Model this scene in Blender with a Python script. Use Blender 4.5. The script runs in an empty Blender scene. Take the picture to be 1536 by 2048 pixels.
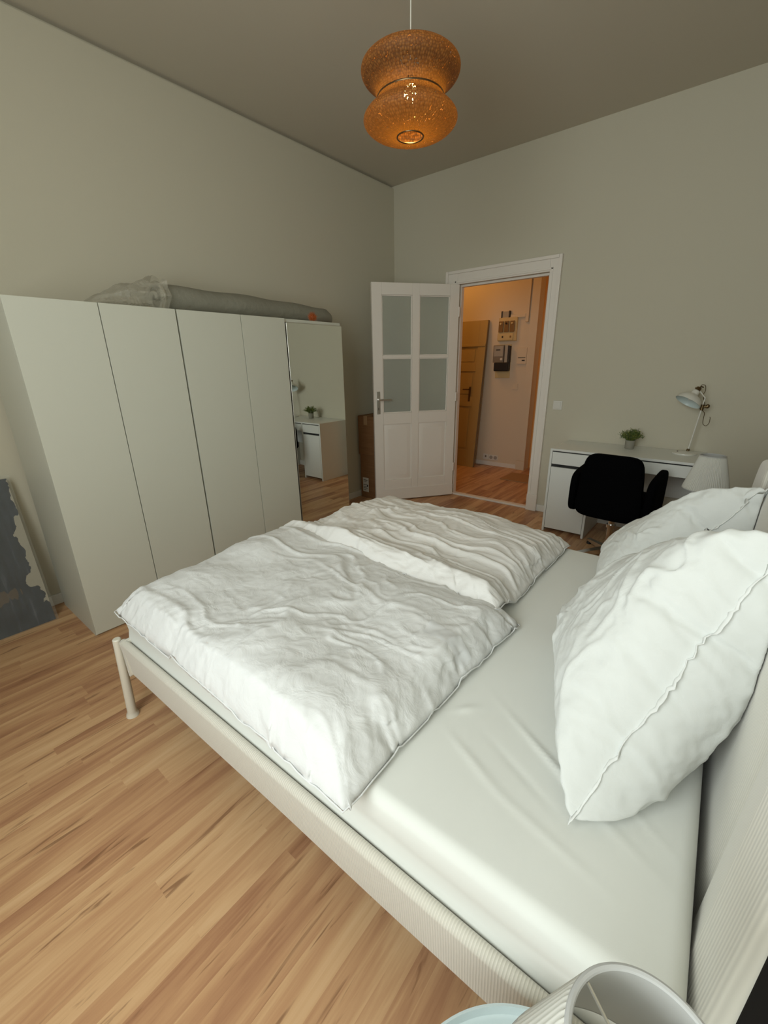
import bpy, bmesh, math, random
import numpy as np
from mathutils import Vector, Matrix, Euler

sc = bpy.context.scene
COL = sc.collection
PI = math.pi
random.seed(7)

# ------------------------------------------------------------------ camera
ROOM_R, ROOM_F, ROOM_H = 3.62, -5.20, 3.19
cam_d = bpy.data.cameras.new('camera')
cam = bpy.data.objects.new('camera', cam_d)
COL.objects.link(cam)
cam.matrix_world = (Matrix.Translation((3.2107, -4.1828, 1.4566)) @ Matrix.Rotation(0.6847, 4, 'Z')
                    @ Matrix.Rotation(PI / 2 - 0.3382, 4, 'X') @ Matrix.Rotation(-0.0167, 4, 'Z'))
cam_d.sensor_fit = 'VERTICAL'
cam_d.sensor_height = 36
cam_d.lens = 845.38 / 2048 * 36
cam_d.clip_start = 0.02
cam_d.clip_end = 100
sc.camera = cam

# ------------------------------------------------------------------ world, lights, exposure
w = bpy.data.worlds.new('world')
sc.world = w
w.use_nodes = True
w.node_tree.nodes['Background'].inputs[0].default_value = (0.80, 0.90, 1.0, 1)
w.node_tree.nodes['Background'].inputs[1].default_value = 1.2
sc.view_settings.view_transform = 'Standard'
sc.view_settings.look = 'None'
sc.view_settings.gamma = 1
sc.view_settings.use_curve_mapping = False
sc.view_settings.exposure = 0.1


def area_light(name, loc, rot, sx, sy, power, color):
    l = bpy.data.lights.new(name, 'AREA')
    l.shape = 'RECTANGLE'
    l.size, l.size_y, l.energy, l.color = sx, sy, power, color
    o = bpy.data.objects.new(name, l)
    o.location, o.rotation_euler = loc, rot
    COL.objects.link(o)
    return o


# daylight entering through the window of the wall behind the camera
WIN = [(1.95, 3.45)]
WZ = (0.85, 3.00)
WIN_POWER = [52]
for k, (a, b) in enumerate(WIN):
    area_light('window_daylight', ((a + b) / 2, ROOM_F + 0.03, (WZ[0] + WZ[1]) / 2), (PI / 2, 0, 0),
               b - a - 0.1, WZ[1] - WZ[0] - 0.1, WIN_POWER[k], (0.93, 1.0, 0.97))


def point_light(name, loc, power, color, r):
    l = bpy.data.lights.new(name, 'POINT')
    l.energy, l.color, l.shadow_soft_size = power, color, r
    o = bpy.data.objects.new(name, l)
    o.location = loc
    COL.objects.link(o)
    return o


# the hall's ceiling lamp, followed by an added fill light
point_light('hall_lamp_and_fill', (-0.1, 0.80, 2.80), 13, (1.0, 0.48, 0.13), 0.12)
point_light('hall_lamp_and_fill', (2.6, 1.0, 2.70), 7, (1.0, 0.48, 0.13), 0.12)  # unseen warm fill, added to brighten the ochre passage wall


# ------------------------------------------------------------------ materials
def mat(name, base=(.8, .8, .8), rough=.5, metal=0., spec=None, **kw):
    m = bpy.data.materials.new(name)
    m.use_nodes = True
    b = m.node_tree.nodes['Principled BSDF']
    b.inputs['Base Color'].default_value = (*base, 1)
    b.inputs['Roughness'].default_value = rough
    b.inputs['Metallic'].default_value = metal
    if spec is not None:
        b.inputs['Specular IOR Level'].default_value = spec
    for k, v in kw.items():
        b.inputs[k.replace('_', ' ')].default_value = v
    return m


def N(m, typ, **kw):
    n = m.node_tree.nodes.new(typ)
    for k, v in kw.items():
        setattr(n, k, v)
    return n


def LK(m, a, b):
    m.node_tree.links.new(a, b)


def bsdf(m):
    return m.node_tree.nodes['Principled BSDF']


def coords(m, scale=(1, 1, 1), rot=(0, 0, 0), out='Object'):
    tc = N(m, 'ShaderNodeTexCoord')
    mp = N(m, 'ShaderNodeMapping')
    mp.inputs['Scale'].default_value = scale
    mp.inputs['Rotation'].default_value = rot
    LK(m, tc.outputs[out], mp.inputs[0])
    return mp.outputs[0]


def noise_bump(m, scale=(50, 50, 50), strength=.2, dist=.002, detail=4, ntype='ShaderNodeTexNoise', prev=None, rot=(0, 0, 0), distort=0.):
    n = N(m, 'ShaderNodeTexNoise')
    n.inputs['Scale'].default_value = 1
    n.inputs['Detail'].default_value = detail
    n.inputs['Distortion'].default_value = distort
    LK(m, coords(m, scale, rot), n.inputs['Vector'])
    bp = N(m, 'ShaderNodeBump')
    bp.inputs['Strength'].default_value = strength
    bp.inputs['Distance'].default_value = dist
    LK(m, n.outputs[0], bp.inputs['Height'])
    if prev is not None:
        LK(m, prev, bp.inputs['Normal'])
    LK(m, bp.outputs[0], bsdf(m).inputs['Normal'])
    return bp.outputs[0]


M = {}
M['wall'] = mat('wall_paint', (.605, .565, .455), .9, spec=.15)
noise_bump(M['wall'], (180, 180, 180), .15, .0012)
M['ceiling'] = mat('ceiling_paint', (.60, .55, .455), .95, spec=.1)
noise_bump(M['ceiling'], (160, 160, 160), .1, .001)
M['hallwall'] = mat('hall_wall_paint', (.70, .60, .46), .9, spec=.15)
M['hallbrown'] = mat('hall_ochre_paint', (.80, .50, .22), .7, spec=.2)
M['white'] = mat('white_lacquer', (.78, .77, .72), .38)
noise_bump(M['white'], (40, 40, 14), .06, .002)
M['doorw'] = mat('door_white_paint', (.84, .78, .71), .42)
noise_bump(M['doorw'], (60, 60, 8), .1, .001)
M['ward'] = mat('wardrobe_foil', (.62, .62, .535), .45)
M['desk'] = mat('desk_white', (.78, .79, .75), .35)
M['plastic'] = mat('white_plastic', (.72, .70, .64), .4)
M['mirror'] = mat('mirror_glass', (.86, .88, .84), .01, 1.)
M['chrome'] = mat('chrome', (.75, .75, .75), .15, 1.)
M['nickel'] = mat('brushed_nickel', (.62, .60, .56), .32, 1.)
M['brass'] = mat('dark_brass', (.16, .11, .055), .35, .9)
M['black'] = mat('black_plastic', (.012, .012, .013), .45)
M['slot'] = mat('dark_recess', (.02, .02, .02), .8)
M['dark'] = mat('dark_backing_fabric', (.016, .014, .013), .95, spec=.1)
M['leg'] = mat('powder_coated_leg', (.74, .70, .60), .42)
M['tray'] = mat('pale_blue_metal', (.50, .58, .59), .38)
M['cord'] = mat('white_cord', (.8, .78, .7), .6)


# black chair fabric
M['chair'] = mat('black_wool', (.0022, .0022, .0026), 1., spec=.03)
noise_bump(M['chair'], (600, 600, 600), .3, .001)


def floor_material():
    m = mat('laminate_floor', (.5, .3, .15), .42, spec=.4)
    tc = N(m, 'ShaderNodeTexCoord')
    sep = N(m, 'ShaderNodeSeparateXYZ')
    LK(m, tc.outputs['Object'], sep.inputs[0])

    def math_(op, a, b=None, c=None):
        n = N(m, 'ShaderNodeMath', operation=op)
        for i, v in enumerate((a, b, c)):
            if v is None:
                continue
            if isinstance(v, (int, float)):
                n.inputs[i].default_value = v
            else:
                LK(m, v, n.inputs[i])
        return n.outputs[0]

    def wn(v, dim='1D'):
        n = N(m, 'ShaderNodeTexWhiteNoise', noise_dimensions=dim)
        LK(m, v, n.inputs['W' if dim == '1D' else 'Vector'])
        return n.outputs['Value']
    X, Y = sep.outputs[0], sep.outputs[1]
    sx = math_('DIVIDE', X, 0.0475)
    row = math_('FLOOR', sx)
    # strips come in pairs or singles: the pairs share their offset
    pair = math_('FLOOR', math_('DIVIDE', math_('ADD', row, 1), 2))
    single = math_('GREATER_THAN', wn(math_('MULTIPLY', pair, 3.71)), 0.62)
    rid = math_('ADD', math_('MULTIPLY', pair, 2.0), math_('MULTIPLY', single, math_('MODULO', math_('ABSOLUTE', row), 2)))
    off = math_('MULTIPLY', wn(math_('MULTIPLY', rid, 1.37)), 7)
    yy = math_('ADD', math_('DIVIDE', Y, 1.05), off)
    cell = math_('FLOOR', yy)
    comb = N(m, 'ShaderNodeCombineXYZ')
    LK(m, rid, comb.inputs[0])
    LK(m, cell, comb.inputs[1])
    tone = wn(comb.outputs[0], '3D')
    # grain stretched along y, shifted from plank to plank
    gv = N(m, 'ShaderNodeCombineXYZ')
    LK(m, math_('ADD', math_('MULTIPLY', X, 15), math_('MULTIPLY', tone, 61)), gv.inputs[0])
    LK(m, math_('ADD', math_('MULTIPLY', Y, 1.2), math_('MULTIPLY', tone, 37)), gv.inputs[1])
    n1 = N(m, 'ShaderNodeTexNoise')
    n1.inputs['Scale'].default_value = 1
    n1.inputs['Detail'].default_value = 6
    n1.inputs['Roughness'].default_value = .55
    n1.inputs['Distortion'].default_value = .9
    LK(m, gv.outputs[0], n1.inputs['Vector'])
    gv2 = N(m, 'ShaderNodeCombineXYZ')
    LK(m, math_('ADD', math_('MULTIPLY', X, 160), math_('MULTIPLY', tone, 91)), gv2.inputs[0])
    LK(m, math_('MULTIPLY', Y, 5), gv2.inputs[1])
    n2 = N(m, 'ShaderNodeTexNoise')
    n2.inputs['Scale'].default_value = 1
    n2.inputs['Detail'].default_value = 3
    LK(m, gv2.outputs[0], n2.inputs['Vector'])
    gv3 = N(m, 'ShaderNodeCombineXYZ')
    LK(m, math_('ADD', math_('MULTIPLY', X, 34), math_('MULTIPLY', tone, 17)), gv3.inputs[0])
    LK(m, math_('ADD', math_('MULTIPLY', Y, 2.4), math_('MULTIPLY', tone, 53)), gv3.inputs[1])
    n3 = N(m, 'ShaderNodeTexNoise')
    n3.inputs['Scale'].default_value = 1
    n3.inputs['Detail'].default_value = 4
    n3.inputs['Distortion'].default_value = 1.4
    LK(m, gv3.outputs[0], n3.inputs['Vector'])
    v = math_('ADD', math_('MULTIPLY', n1.outputs[0], .85), math_('MULTIPLY', n2.outputs[0], .16))
    v = math_('ADD', v, math_('MULTIPLY', math_('SUBTRACT', tone, .5), .27))
    cr = N(m, 'ShaderNodeValToRGB')
    e = cr.color_ramp.elements
    e[0].position, e[0].color = .22, (.73, .485, .275, 1)
    e[1].position, e[1].color = .84, (.24, .11, .05, 1)
    for p_, c_ in ((.38, (.655, .405, .215)), (.52, (.54, .30, .155)), (.66, (.42, .21, .11))):
        x = e.new(p_)
        x.color = (*c_, 1)
    LK(m, v, cr.inputs[0])
    # dark heartwood flames
    cr2 = N(m, 'ShaderNodeValToRGB')
    cr2.color_ramp.elements[0].position = .625
    cr2.color_ramp.elements[1].position = .70
    LK(m, n3.outputs[0], cr2.inputs[0])
    mix = N(m, 'ShaderNodeMix', data_type='RGBA')
    LK(m, math_('MULTIPLY', cr2.outputs[0], .7), mix.inputs[0])
    LK(m, cr.outputs[0], mix.inputs[6])
    mix.inputs[7].default_value = (.21, .095, .045, 1)
    LK(m, mix.outputs[2], bsdf(m).inputs['Base Color'])
    bp = N(m, 'ShaderNodeBump')
    bp.inputs['Strength'].default_value = .12
    bp.inputs['Distance'].default_value = .001
    LK(m, v, bp.inputs['Height'])
    LK(m, bp.outputs[0], bsdf(m).inputs['Normal'])
    return m


M['floor'] = floor_material()


def cloth_mat(name, base, fine=(9, 9, 9), s1=.5, d1=.01, trans=.12, weave=900, aniso=None):
    m = mat(name, base, .85, spec=.2)
    b = bsdf(m)
    b.inputs['Sheen Weight'].default_value = .15
    out = None
    if d1:
        out = noise_bump(m, fine, s1, d1, detail=5, distort=.6)
    out = noise_bump(m, (weave, weave, weave), .12, .0006, detail=1, prev=out)
    return m


M['sheet'] = cloth_mat('jersey_fitted_sheet', (.735, .745, .705), (2.2, 14, 8), .03, .003)
M['duvet'] = cloth_mat('cotton_duvet_cover', (.715, .72, .715), (15, 15, 15), .6, .011)
M['duvet_b'] = cloth_mat('cotton_duvet_cover_rumpled', (.75, .74, .72), (10, 30, 16), .5, .008)
M['pillow'] = cloth_mat('cotton_pillowcase', (.675, .69, .67), (13, 13, 13), .4, .008)
M['hem'] = mat('cotton_hem', (.74, .75, .73), .85, spec=.2)


def ribbed(name, base, axis, period, strength=.8, dist=.0015):
    m = mat(name, base, .9, spec=.15)
    m.node_tree.nodes['Principled BSDF'].inputs['Sheen Weight'].default_value = .3
    wv = N(m, 'ShaderNodeTexWave', wave_type='BANDS', bands_direction=axis, wave_profile='SIN')
    wv.inputs['Scale'].default_value = 0.31416 / period   # one band per period
    wv.inputs['Distortion'].default_value = 1.2
    wv.inputs['Detail'].default_value = 2
    wv.inputs['Detail Scale'].default_value = .15
    LK(m, coords(m), wv.inputs['Vector'])
    bp = N(m, 'ShaderNodeBump')
    bp.inputs['Strength'].default_value = strength
    bp.inputs['Distance'].default_value = dist
    LK(m, wv.outputs['Fac'], bp.inputs['Height'])
    LK(m, bp.outputs[0], bsdf(m).inputs['Normal'])
    mx = N(m, 'ShaderNodeMix', data_type='RGBA')
    mx.inputs[6].default_value = (*[c * .86 for c in base], 1)
    mx.inputs[7].default_value = (*base, 1)
    LK(m, wv.outputs['Fac'], mx.inputs[0])
    LK(m, mx.outputs[2], bsdf(m).inputs['Base Color'])
    return m


M['cordx'] = ribbed('ribbed_upholstery_rail', (.72, .685, .60), 'X', .0062)
M['cordy'] = ribbed('ribbed_upholstery_head', (.74, .71, .63), 'Y', .0085, .35)


def glass_frost():
    m = mat('frosted_glass', (.90, .93, .86), .3)
    b = bsdf(m)
    b.inputs['Transmission Weight'].default_value = .75
    b.inputs['IOR'].default_value = 1.35
    noise_bump(m, (9, 9, 5), .25, .01)
    return m


M['frost'] = glass_frost()


def film(name, tint, alpha, rough=.25, bump=(18, 18, 9)):
    m = mat(name, tint, rough)
    noise_bump(m, bump, .9, .02, detail=6, distort=.8)
    t = N(m, 'ShaderNodeBsdfTransparent')
    mx = N(m, 'ShaderNodeMixShader')
    mx.inputs[0].default_value = alpha
    LK(m, t.outputs[0], mx.inputs[1])
    LK(m, bsdf(m).outputs[0], mx.inputs[2])
    LK(m, mx.outputs[0], m.node_tree.nodes['Material Output'].inputs[0])
    return m


M['film'] = film('clear_plastic_film', (.75, .77, .70), .10)
M['filmgrey'] = film('hazy_plastic_film', (.50, .47, .38), .45)


def shade_translucent(name, base, rough=.9, mixf=.45):
    m = mat(name, base, rough, spec=.1)
    t = N(m, 'ShaderNodeBsdfTranslucent')
    t.inputs[0].default_value = (*base, 1)
    mx = N(m, 'ShaderNodeMixShader')
    mx.inputs[0].default_value = mixf
    LK(m, bsdf(m).outputs[0], mx.inputs[1])
    LK(m, t.outputs[0], mx.inputs[2])
    LK(m, mx.outputs[0], m.node_tree.nodes['Material Output'].inputs[0])
    return m


M['shade'] = shade_translucent('pleated_white_fabric', (.82, .81, .75))
M['shadein'] = shade_translucent('shade_lining', (.66, .66, .65))


def woven():
    """Woven banana fibre: rings of coarse stitches with small open gaps between them."""
    m = bpy.data.materials.new('woven_fibre')
    m.use_nodes = True
    nt = m.node_tree
    b = bsdf(m)
    b.inputs['Roughness'].default_value = .7
    tc = N(m, 'ShaderNodeTexCoord')
    uv = tc.outputs['UV']
    mp = N(m, 'ShaderNodeMapping')
    mp.inputs['Scale'].default_value = (120, 44, 1)
    LK(m, uv, mp.inputs[0])
    vor = N(m, 'ShaderNodeTexVoronoi')
    vor.inputs['Scale'].default_value = 1
    vor.inputs['Randomness'].default_value = .55
    LK(m, mp.outputs[0], vor.inputs['Vector'])
    cr = N(m, 'ShaderNodeValToRGB')
    cr.color_ramp.elements[0].position, cr.color_ramp.elements[0].color = .1, (.27, .12, .026, 1)
    cr.color_ramp.elements[1].position, cr.color_ramp.elements[1].color = .65, (.07, .028, .006, 1)
    LK(m, vor.outputs['Distance'], cr.inputs[0])
    LK(m, cr.outputs[0], b.inputs['Base Color'])
    bp = N(m, 'ShaderNodeBump')
    bp.inputs['Strength'].default_value = .8
    bp.inputs['Distance'].default_value = .003
    bp.invert = True
    LK(m, vor.outputs['Distance'], bp.inputs['Height'])
    LK(m, bp.outputs[0], b.inputs['Normal'])
    tr = N(m, 'ShaderNodeBsdfTranslucent')
    tr.inputs[0].default_value = (.58, .27, .03, 1)
    m1 = N(m, 'ShaderNodeMixShader')
    m1.inputs[0].default_value = .075
    LK(m, b.outputs[0], m1.inputs[1])
    LK(m, tr.outputs[0], m1.inputs[2])
    hole = N(m, 'ShaderNodeMath', operation='GREATER_THAN')
    hole.inputs[1].default_value = .74
    LK(m, vor.outputs['Distance'], hole.inputs[0])
    tp = N(m, 'ShaderNodeBsdfTransparent')
    m2 = N(m, 'ShaderNodeMixShader')
    LK(m, hole.outputs[0], m2.inputs[0])
    LK(m, m1.outputs[0], m2.inputs[1])
    LK(m, tp.outputs[0], m2.inputs[2])
    LK(m, m2.outputs[0], nt.nodes['Material Output'].inputs[0])
    return m


M['woven'] = woven()


def emis(name, col, s):
    m = mat(name, col, .5)
    b = bsdf(m)
    b.inputs['Emission Color'].default_value = (*col, 1)
    b.inputs['Emission Strength'].default_value = s
    return m


M['bulb'] = emis('lit_bulb', (1.0, .62, .20), 30)
M['bulboff'] = mat('opal_bulb', (.8, .8, .76), .2)


def carton():
    m = mat('cardboard', (.26, .135, .06), .85, spec=.15)
    n = N(m, 'ShaderNodeTexNoise')
    n.inputs['Scale'].default_value = 1
    LK(m, coords(m, (3, 3, 90)), n.inputs['Vector'])
    cr = N(m, 'ShaderNodeValToRGB')
    cr.color_ramp.elements[0].color = (.19, .092, .038, 1)
    cr.color_ramp.elements[1].color = (.30, .16, .075, 1)
    LK(m, n.outputs[0], cr.inputs[0])
    LK(m, cr.outputs[0], bsdf(m).inputs['Base Color'])
    return m


M['carton'] = carton()
M['paper'] = mat('white_label_paper', (.62, .60, .54), .7)
M['ink'] = mat('black_print', (.03, .03, .03), .7)
M['olddoor'] = mat('old_yellow_paint', (.44, .31, .115), .5)
M['olddooredge'] = mat('old_door_edge', (.22, .17, .09), .6)
M['fuse'] = mat('fuse_box_cream', (.62, .48, .24), .5)
M['fusedark'] = mat('fuse_box_brown', (.22, .12, .035), .5)
M['grey'] = mat('meter_grey', (.22, .19, .15), .4)
M['greyl'] = mat('meter_light_grey', (.38, .36, .32), .4)
M['mat'] = mat('doormat_fibre', (.42, .26, .14), 1., spec=.05)
noise_bump(M['mat'], (300, 300, 300), .8, .004)
M['roll'] = mat('grey_rolled_foam', (.26, .25, .20), .9)
noise_bump(M['roll'], (14, 14, 14), .5, .02)
M['rollend'] = mat('pale_foam_edge', (.50, .47, .38), .9)
noise_bump(M['rollend'], (30, 30, 30), .5, .01)
M['orange'] = mat('orange_spikes', (.42, .10, .02), .55)
M['pot'] = mat('concrete_pot', (.30, .285, .235), .85)
noise_bump(M['pot'], (120, 120, 120), .4, .002)
M['soil'] = mat('dark_soil', (.05, .04, .025), .95)
M['leaf1'] = mat('green_leaves', (.10, .15, .035), .6)
M['leaf2'] = mat('yellow_green_leaves', (.22, .24, .05), .6)
M['lampw'] = mat('lamp_white_enamel', (.74, .72, .65), .3)
M['lampin'] = mat('lamp_inside_enamel', (.62, .70, .68), .35)
M['canvas_edge'] = mat('canvas_edge', (.40, .36, .28), .9)


def painting_mat():
    """Dark slate-blue abstract field with a ragged pale margin on one side and an ochre patch."""
    m = mat('abstract_painting', (.04, .05, .08), .5)
    tc = N(m, 'ShaderNodeTexCoord')
    sep = N(m, 'ShaderNodeSeparateXYZ')
    LK(m, tc.outputs['Object'], sep.inputs[0])
    n = N(m, 'ShaderNodeTexNoise')
    n.inputs['Scale'].default_value = 1
    n.inputs['Detail'].default_value = 5
    LK(m, coords(m, (5, 5, 5)), n.inputs['Vector'])

    def math_(op, a, b=None):
        k = N(m, 'ShaderNodeMath', operation=op)
        for i, v in enumerate((a, b)):
            if v is None:
                continue
            if isinstance(v, (int, float)):
                k.inputs[i].default_value = v
            else:
                LK(m, v, k.inputs[i])
        return k.outputs[0]
    # object y runs from 0 (right edge in view) to -0.9; z up. ragged border position y_b(z)
    yb = math_('ADD', math_('ADD', math_('MULTIPLY', n.outputs[0], .24), -0.175), math_('MULTIPLY', math_('ABSOLUTE', math_('SUBTRACT', sep.outputs[2], .5)), .14))
    mask = math_('GREATER_THAN', math_('SUBTRACT', sep.outputs[1], yb), 0.0)
    up = math_('GREATER_THAN', sep.outputs[2], .09)
    mask = math_('MULTIPLY', mask, up)
    n2 = N(m, 'ShaderNodeTexNoise')
    n2.inputs['Scale'].default_value = 1
    n2.inputs['Detail'].default_value = 6
    LK(m, coords(m, (40, 40, 5)), n2.inputs['Vector'])
    cr = N(m, 'ShaderNodeValToRGB')
    cr.color_ramp.elements[0].position, cr.color_ramp.elements[0].color = .35, (.010, .013, .024, 1)
    cr.color_ramp.elements[1].position, cr.color_ramp.elements[1].color = .8, (.11, .125, .15, 1)
    x = cr.color_ramp.elements.new(.6)
    x.color = (.020, .027, .045, 1)
    LK(m, n2.outputs[0], cr.inputs[0])
    # ochre patch
    dy = math_('MULTIPLY', math_('ADD', sep.outputs[1], .28), 4.5)
    dz = math_('MULTIPLY', math_('SUBTRACT', sep.outputs[2], .23), 16)
    rr = math_('ADD', math_('POWER', math_('ABSOLUTE', dy), 2), math_('POWER', math_('ABSOLUTE', dz), 2))
    pm = math_('MULTIPLY', math_('LESS_THAN', math_('ADD', rr, math_('MULTIPLY', n2.outputs[0], 1.6)), 1.3), .35)
    m1 = N(m, 'ShaderNodeMix', data_type='RGBA')
    LK(m, pm, m1.inputs[0])
    LK(m, cr.outputs[0], m1.inputs[6])
    m1.inputs[7].default_value = (.22, .13, .05, 1)
    m2 = N(m, 'ShaderNodeMix', data_type='RGBA')
    LK(m, mask, m2.inputs[0])
    LK(m, m1.outputs[2], m2.inputs[6])
    m2.inputs[7].default_value = (.36, .33, .26, 1)
    LK(m, m2.outputs[2], bsdf(m).inputs['Base Color'])
    return m


M['painting'] = painting_mat()


# ------------------------------------------------------------------ mesh helpers
class MB:
    def __init__(self):
        self.bm = bmesh.new()
        self.uv = None

    def box(self, x0, x1, y0, y1, z0, z1, bev=0., seg=2):
        t = bmesh.new()
        bmesh.ops.create_cube(t, size=1)
        for v in t.verts:
            v.co = ((x0 + x1) / 2 + v.co.x * (x1 - x0), (y0 + y1) / 2 + v.co.y * (y1 - y0), (z0 + z1) / 2 + v.co.z * (z1 - z0))
        if bev:
            bmesh.ops.bevel(t, geom=list(t.edges), offset=bev, segments=seg, profile=.6, affect='EDGES')
        self._merge(t)
        return self

    def _merge(self, t, mtx=None):
        if mtx is not None:
            bmesh.ops.transform(t, matrix=mtx, verts=t.verts)
        me = bpy.data.meshes.new('tmp')
        t.to_mesh(me)
        t.free()
        self.bm.from_mesh(me)
        bpy.data.meshes.remove(me)

    def grid(self, P, close_u=False, close_v=False, uv=False):
        """P: rows of points -> quads."""
        V = [[self.bm.verts.new(p) for p in row] for row in P]
        nu, nv = len(V), len(V[0])
        lay = None
        if uv:
            lay = self.bm.loops.layers.uv.get('UVMap') or self.bm.loops.layers.uv.new('UVMap')
        for i in range(nu if close_u else nu - 1):
            for j in range(nv if close_v else nv - 1):
                a, b = (i + 1) % nu, (j + 1) % nv
                f = self.bm.faces.new((V[i][j], V[a][j], V[a][b], V[i][b]))
                if uv:
                    for l, (uu, vv) in zip(f.loops, ((i, j), (i + 1, j), (i + 1, j + 1), (i, j + 1))):
                        l[lay].uv = (vv / nv, uu / nu)
        return V

    def lathe(self, prof, c=(0, 0, 0), seg=48, mtx=None, caps=True, uv=False, fn=None):
        P = []
        for k, (r, z) in enumerate(prof):
            row = []
            for s in range(seg):
                a = 2 * PI * s / seg
                rr = r if fn is None else fn(r, z, a)
                p = Vector((rr * math.cos(a), rr * math.sin(a), z))
                if mtx is not None:
                    p = mtx @ p
                row.append(p + Vector(c))
            P.append(row)
        V = self.grid(P, close_v=True, uv=uv)
        if caps:
            if prof[0][0] > 1e-5:
                self.bm.faces.new(V[0][::-1])
            if prof[-1][0] > 1e-5:
                self.bm.faces.new(V[-1])
        return self

    def tube(self, pts, r, seg=10, caps=True, close=False):
        pts = [Vector(p) for p in pts]
        n = len(pts)
        P = []
        up = Vector((0, 0, 1))
        prev = None
        for i, p in enumerate(pts):
            if close:
                t = (pts[(i + 1) % n] - pts[i - 1])
            else:
                t = (pts[min(i + 1, n - 1)] - pts[max(i - 1, 0)])
            t.normalize()
            if prev is None:
                a = t.cross(up)
                if a.length < .1:
                    a = t.cross(Vector((1, 0, 0)))
            else:
                a = prev - t * prev.dot(t)
            a.normalize()
            prev = a
            b = t.cross(a)
            ri = r[i] if isinstance(r, (list, tuple)) else r
            P.append([p + (a * math.cos(2 * PI * k / seg) + b * math.sin(2 * PI * k / seg)) * ri for k in range(seg)])
        V = self.grid(P, close_v=True, close_u=close)
        if caps and not close:
            self.bm.faces.new(V[0][::-1])
            self.bm.faces.new(V[-1])
        return self

    def sphere(self, c, r, sub=3, scale=(1, 1, 1)):
        t = bmesh.new()
        bmesh.ops.create_icosphere(t, subdivisions=sub, radius=r)
        self._merge(t, Matrix.Translation(c) @ Matrix.Diagonal((*scale, 1)))
        return self

    def raw(self, V, F):
        vs = [self.bm.verts.new(tuple(v)) for v in V]
        for f in F:
            try:
                self.bm.faces.new([vs[i] for i in f])
            except ValueError:
                pass
        return self

    def xf(self, m):
        bmesh.ops.transform(self.bm, matrix=m, verts=self.bm.verts)
        return self

    def build(self, name, material, parent=None, smooth=True, angle=35, sub=0, solid=0.):
        bmesh.ops.recalc_face_normals(self.bm, faces=self.bm.faces)
        me = bpy.data.meshes.new(name)
        self.bm.to_mesh(me)
        self.bm.free()
        for mm in (material if isinstance(material, (list, tuple)) else [material]):
            me.materials.append(mm)
        if smooth:
            for p in me.polygons:
                p.use_smooth = True
            me.set_sharp_from_angle(angle=math.radians(angle))
        o = bpy.data.objects.new(name, me)
        COL.objects.link(o)
        if smooth and angle < 100 and not sub:
            wm = o.modifiers.new('wn', 'WEIGHTED_NORMAL')
            wm.keep_sharp = True
            wm.weight = 100
        if parent is not None:
            o.parent = parent
        if solid:
            s = o.modifiers.new('solid', 'SOLIDIFY')
            s.thickness = solid
        if sub:
            s = o.modifiers.new('sub', 'SUBSURF')
            s.levels = s.render_levels = sub
        return o


def tag(o, label=None, cat=None, group=None, kind=None):
    if label:
        o['label'] = label
    if cat:
        o['category'] = cat
    if group:
        o['group'] = group
    if kind:
        o['kind'] = kind
    return o


def thing(name, label, cat, loc=(0, 0, 0), rotz=0., group=None):
    o = bpy.data.objects.new(name, None)
    o.empty_display_size = .1
    COL.objects.link(o)
    o.location = loc
    o.rotation_euler = (0, 0, rotz)
    return tag(o, label, cat, group)


def struct(name, mb, m, parent=None, label=None, **kw):
    o = mb.build(name, m, parent, **kw)
    if parent is None:
        o['kind'] = 'structure'
    if label:
        o['label'] = label
    return o


# value noise in numpy
def vnoise(P, seed=0):
    P = np.asarray(P, float)
    i = np.floor(P).astype(np.int64)
    f = P - i
    f = f * f * f * (f * (f * 6 - 15) + 10)

    def h(a, b, c):
        n = (a * 374761393 + b * 668265263 + c * 2147483647 + seed * 974634777) & 0xffffffff
        n = ((n ^ (n >> 13)) * 1274126177) & 0xffffffff
        n = (n ^ (n >> 16)) & 0xffffffff
        return n / 4294967295.
    r = 0
    for dx in (0, 1):
        wx = f[:, 0] if dx else 1 - f[:, 0]
        for dy in (0, 1):
            wy = f[:, 1] if dy else 1 - f[:, 1]
            for dz in (0, 1):
                wz = f[:, 2] if dz else 1 - f[:, 2]
                r = r + wx * wy * wz * h(i[:, 0] + dx, i[:, 1] + dy, i[:, 2] + dz)
    return r


def fbm(P, seed=0, oct=3):
    s, a, t = 0, 1., 0.
    for k in range(oct):
        s = s + a * vnoise(P * 2 ** k, seed + k)
        t += a
        a *= .5
    return s / t


def crease(P, seed=0, width=.12):
    """thin raised folds along the noise's level lines; 0..1"""
    n = vnoise(P, seed)
    return np.exp(-((n - .5) / width) ** 2)


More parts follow.
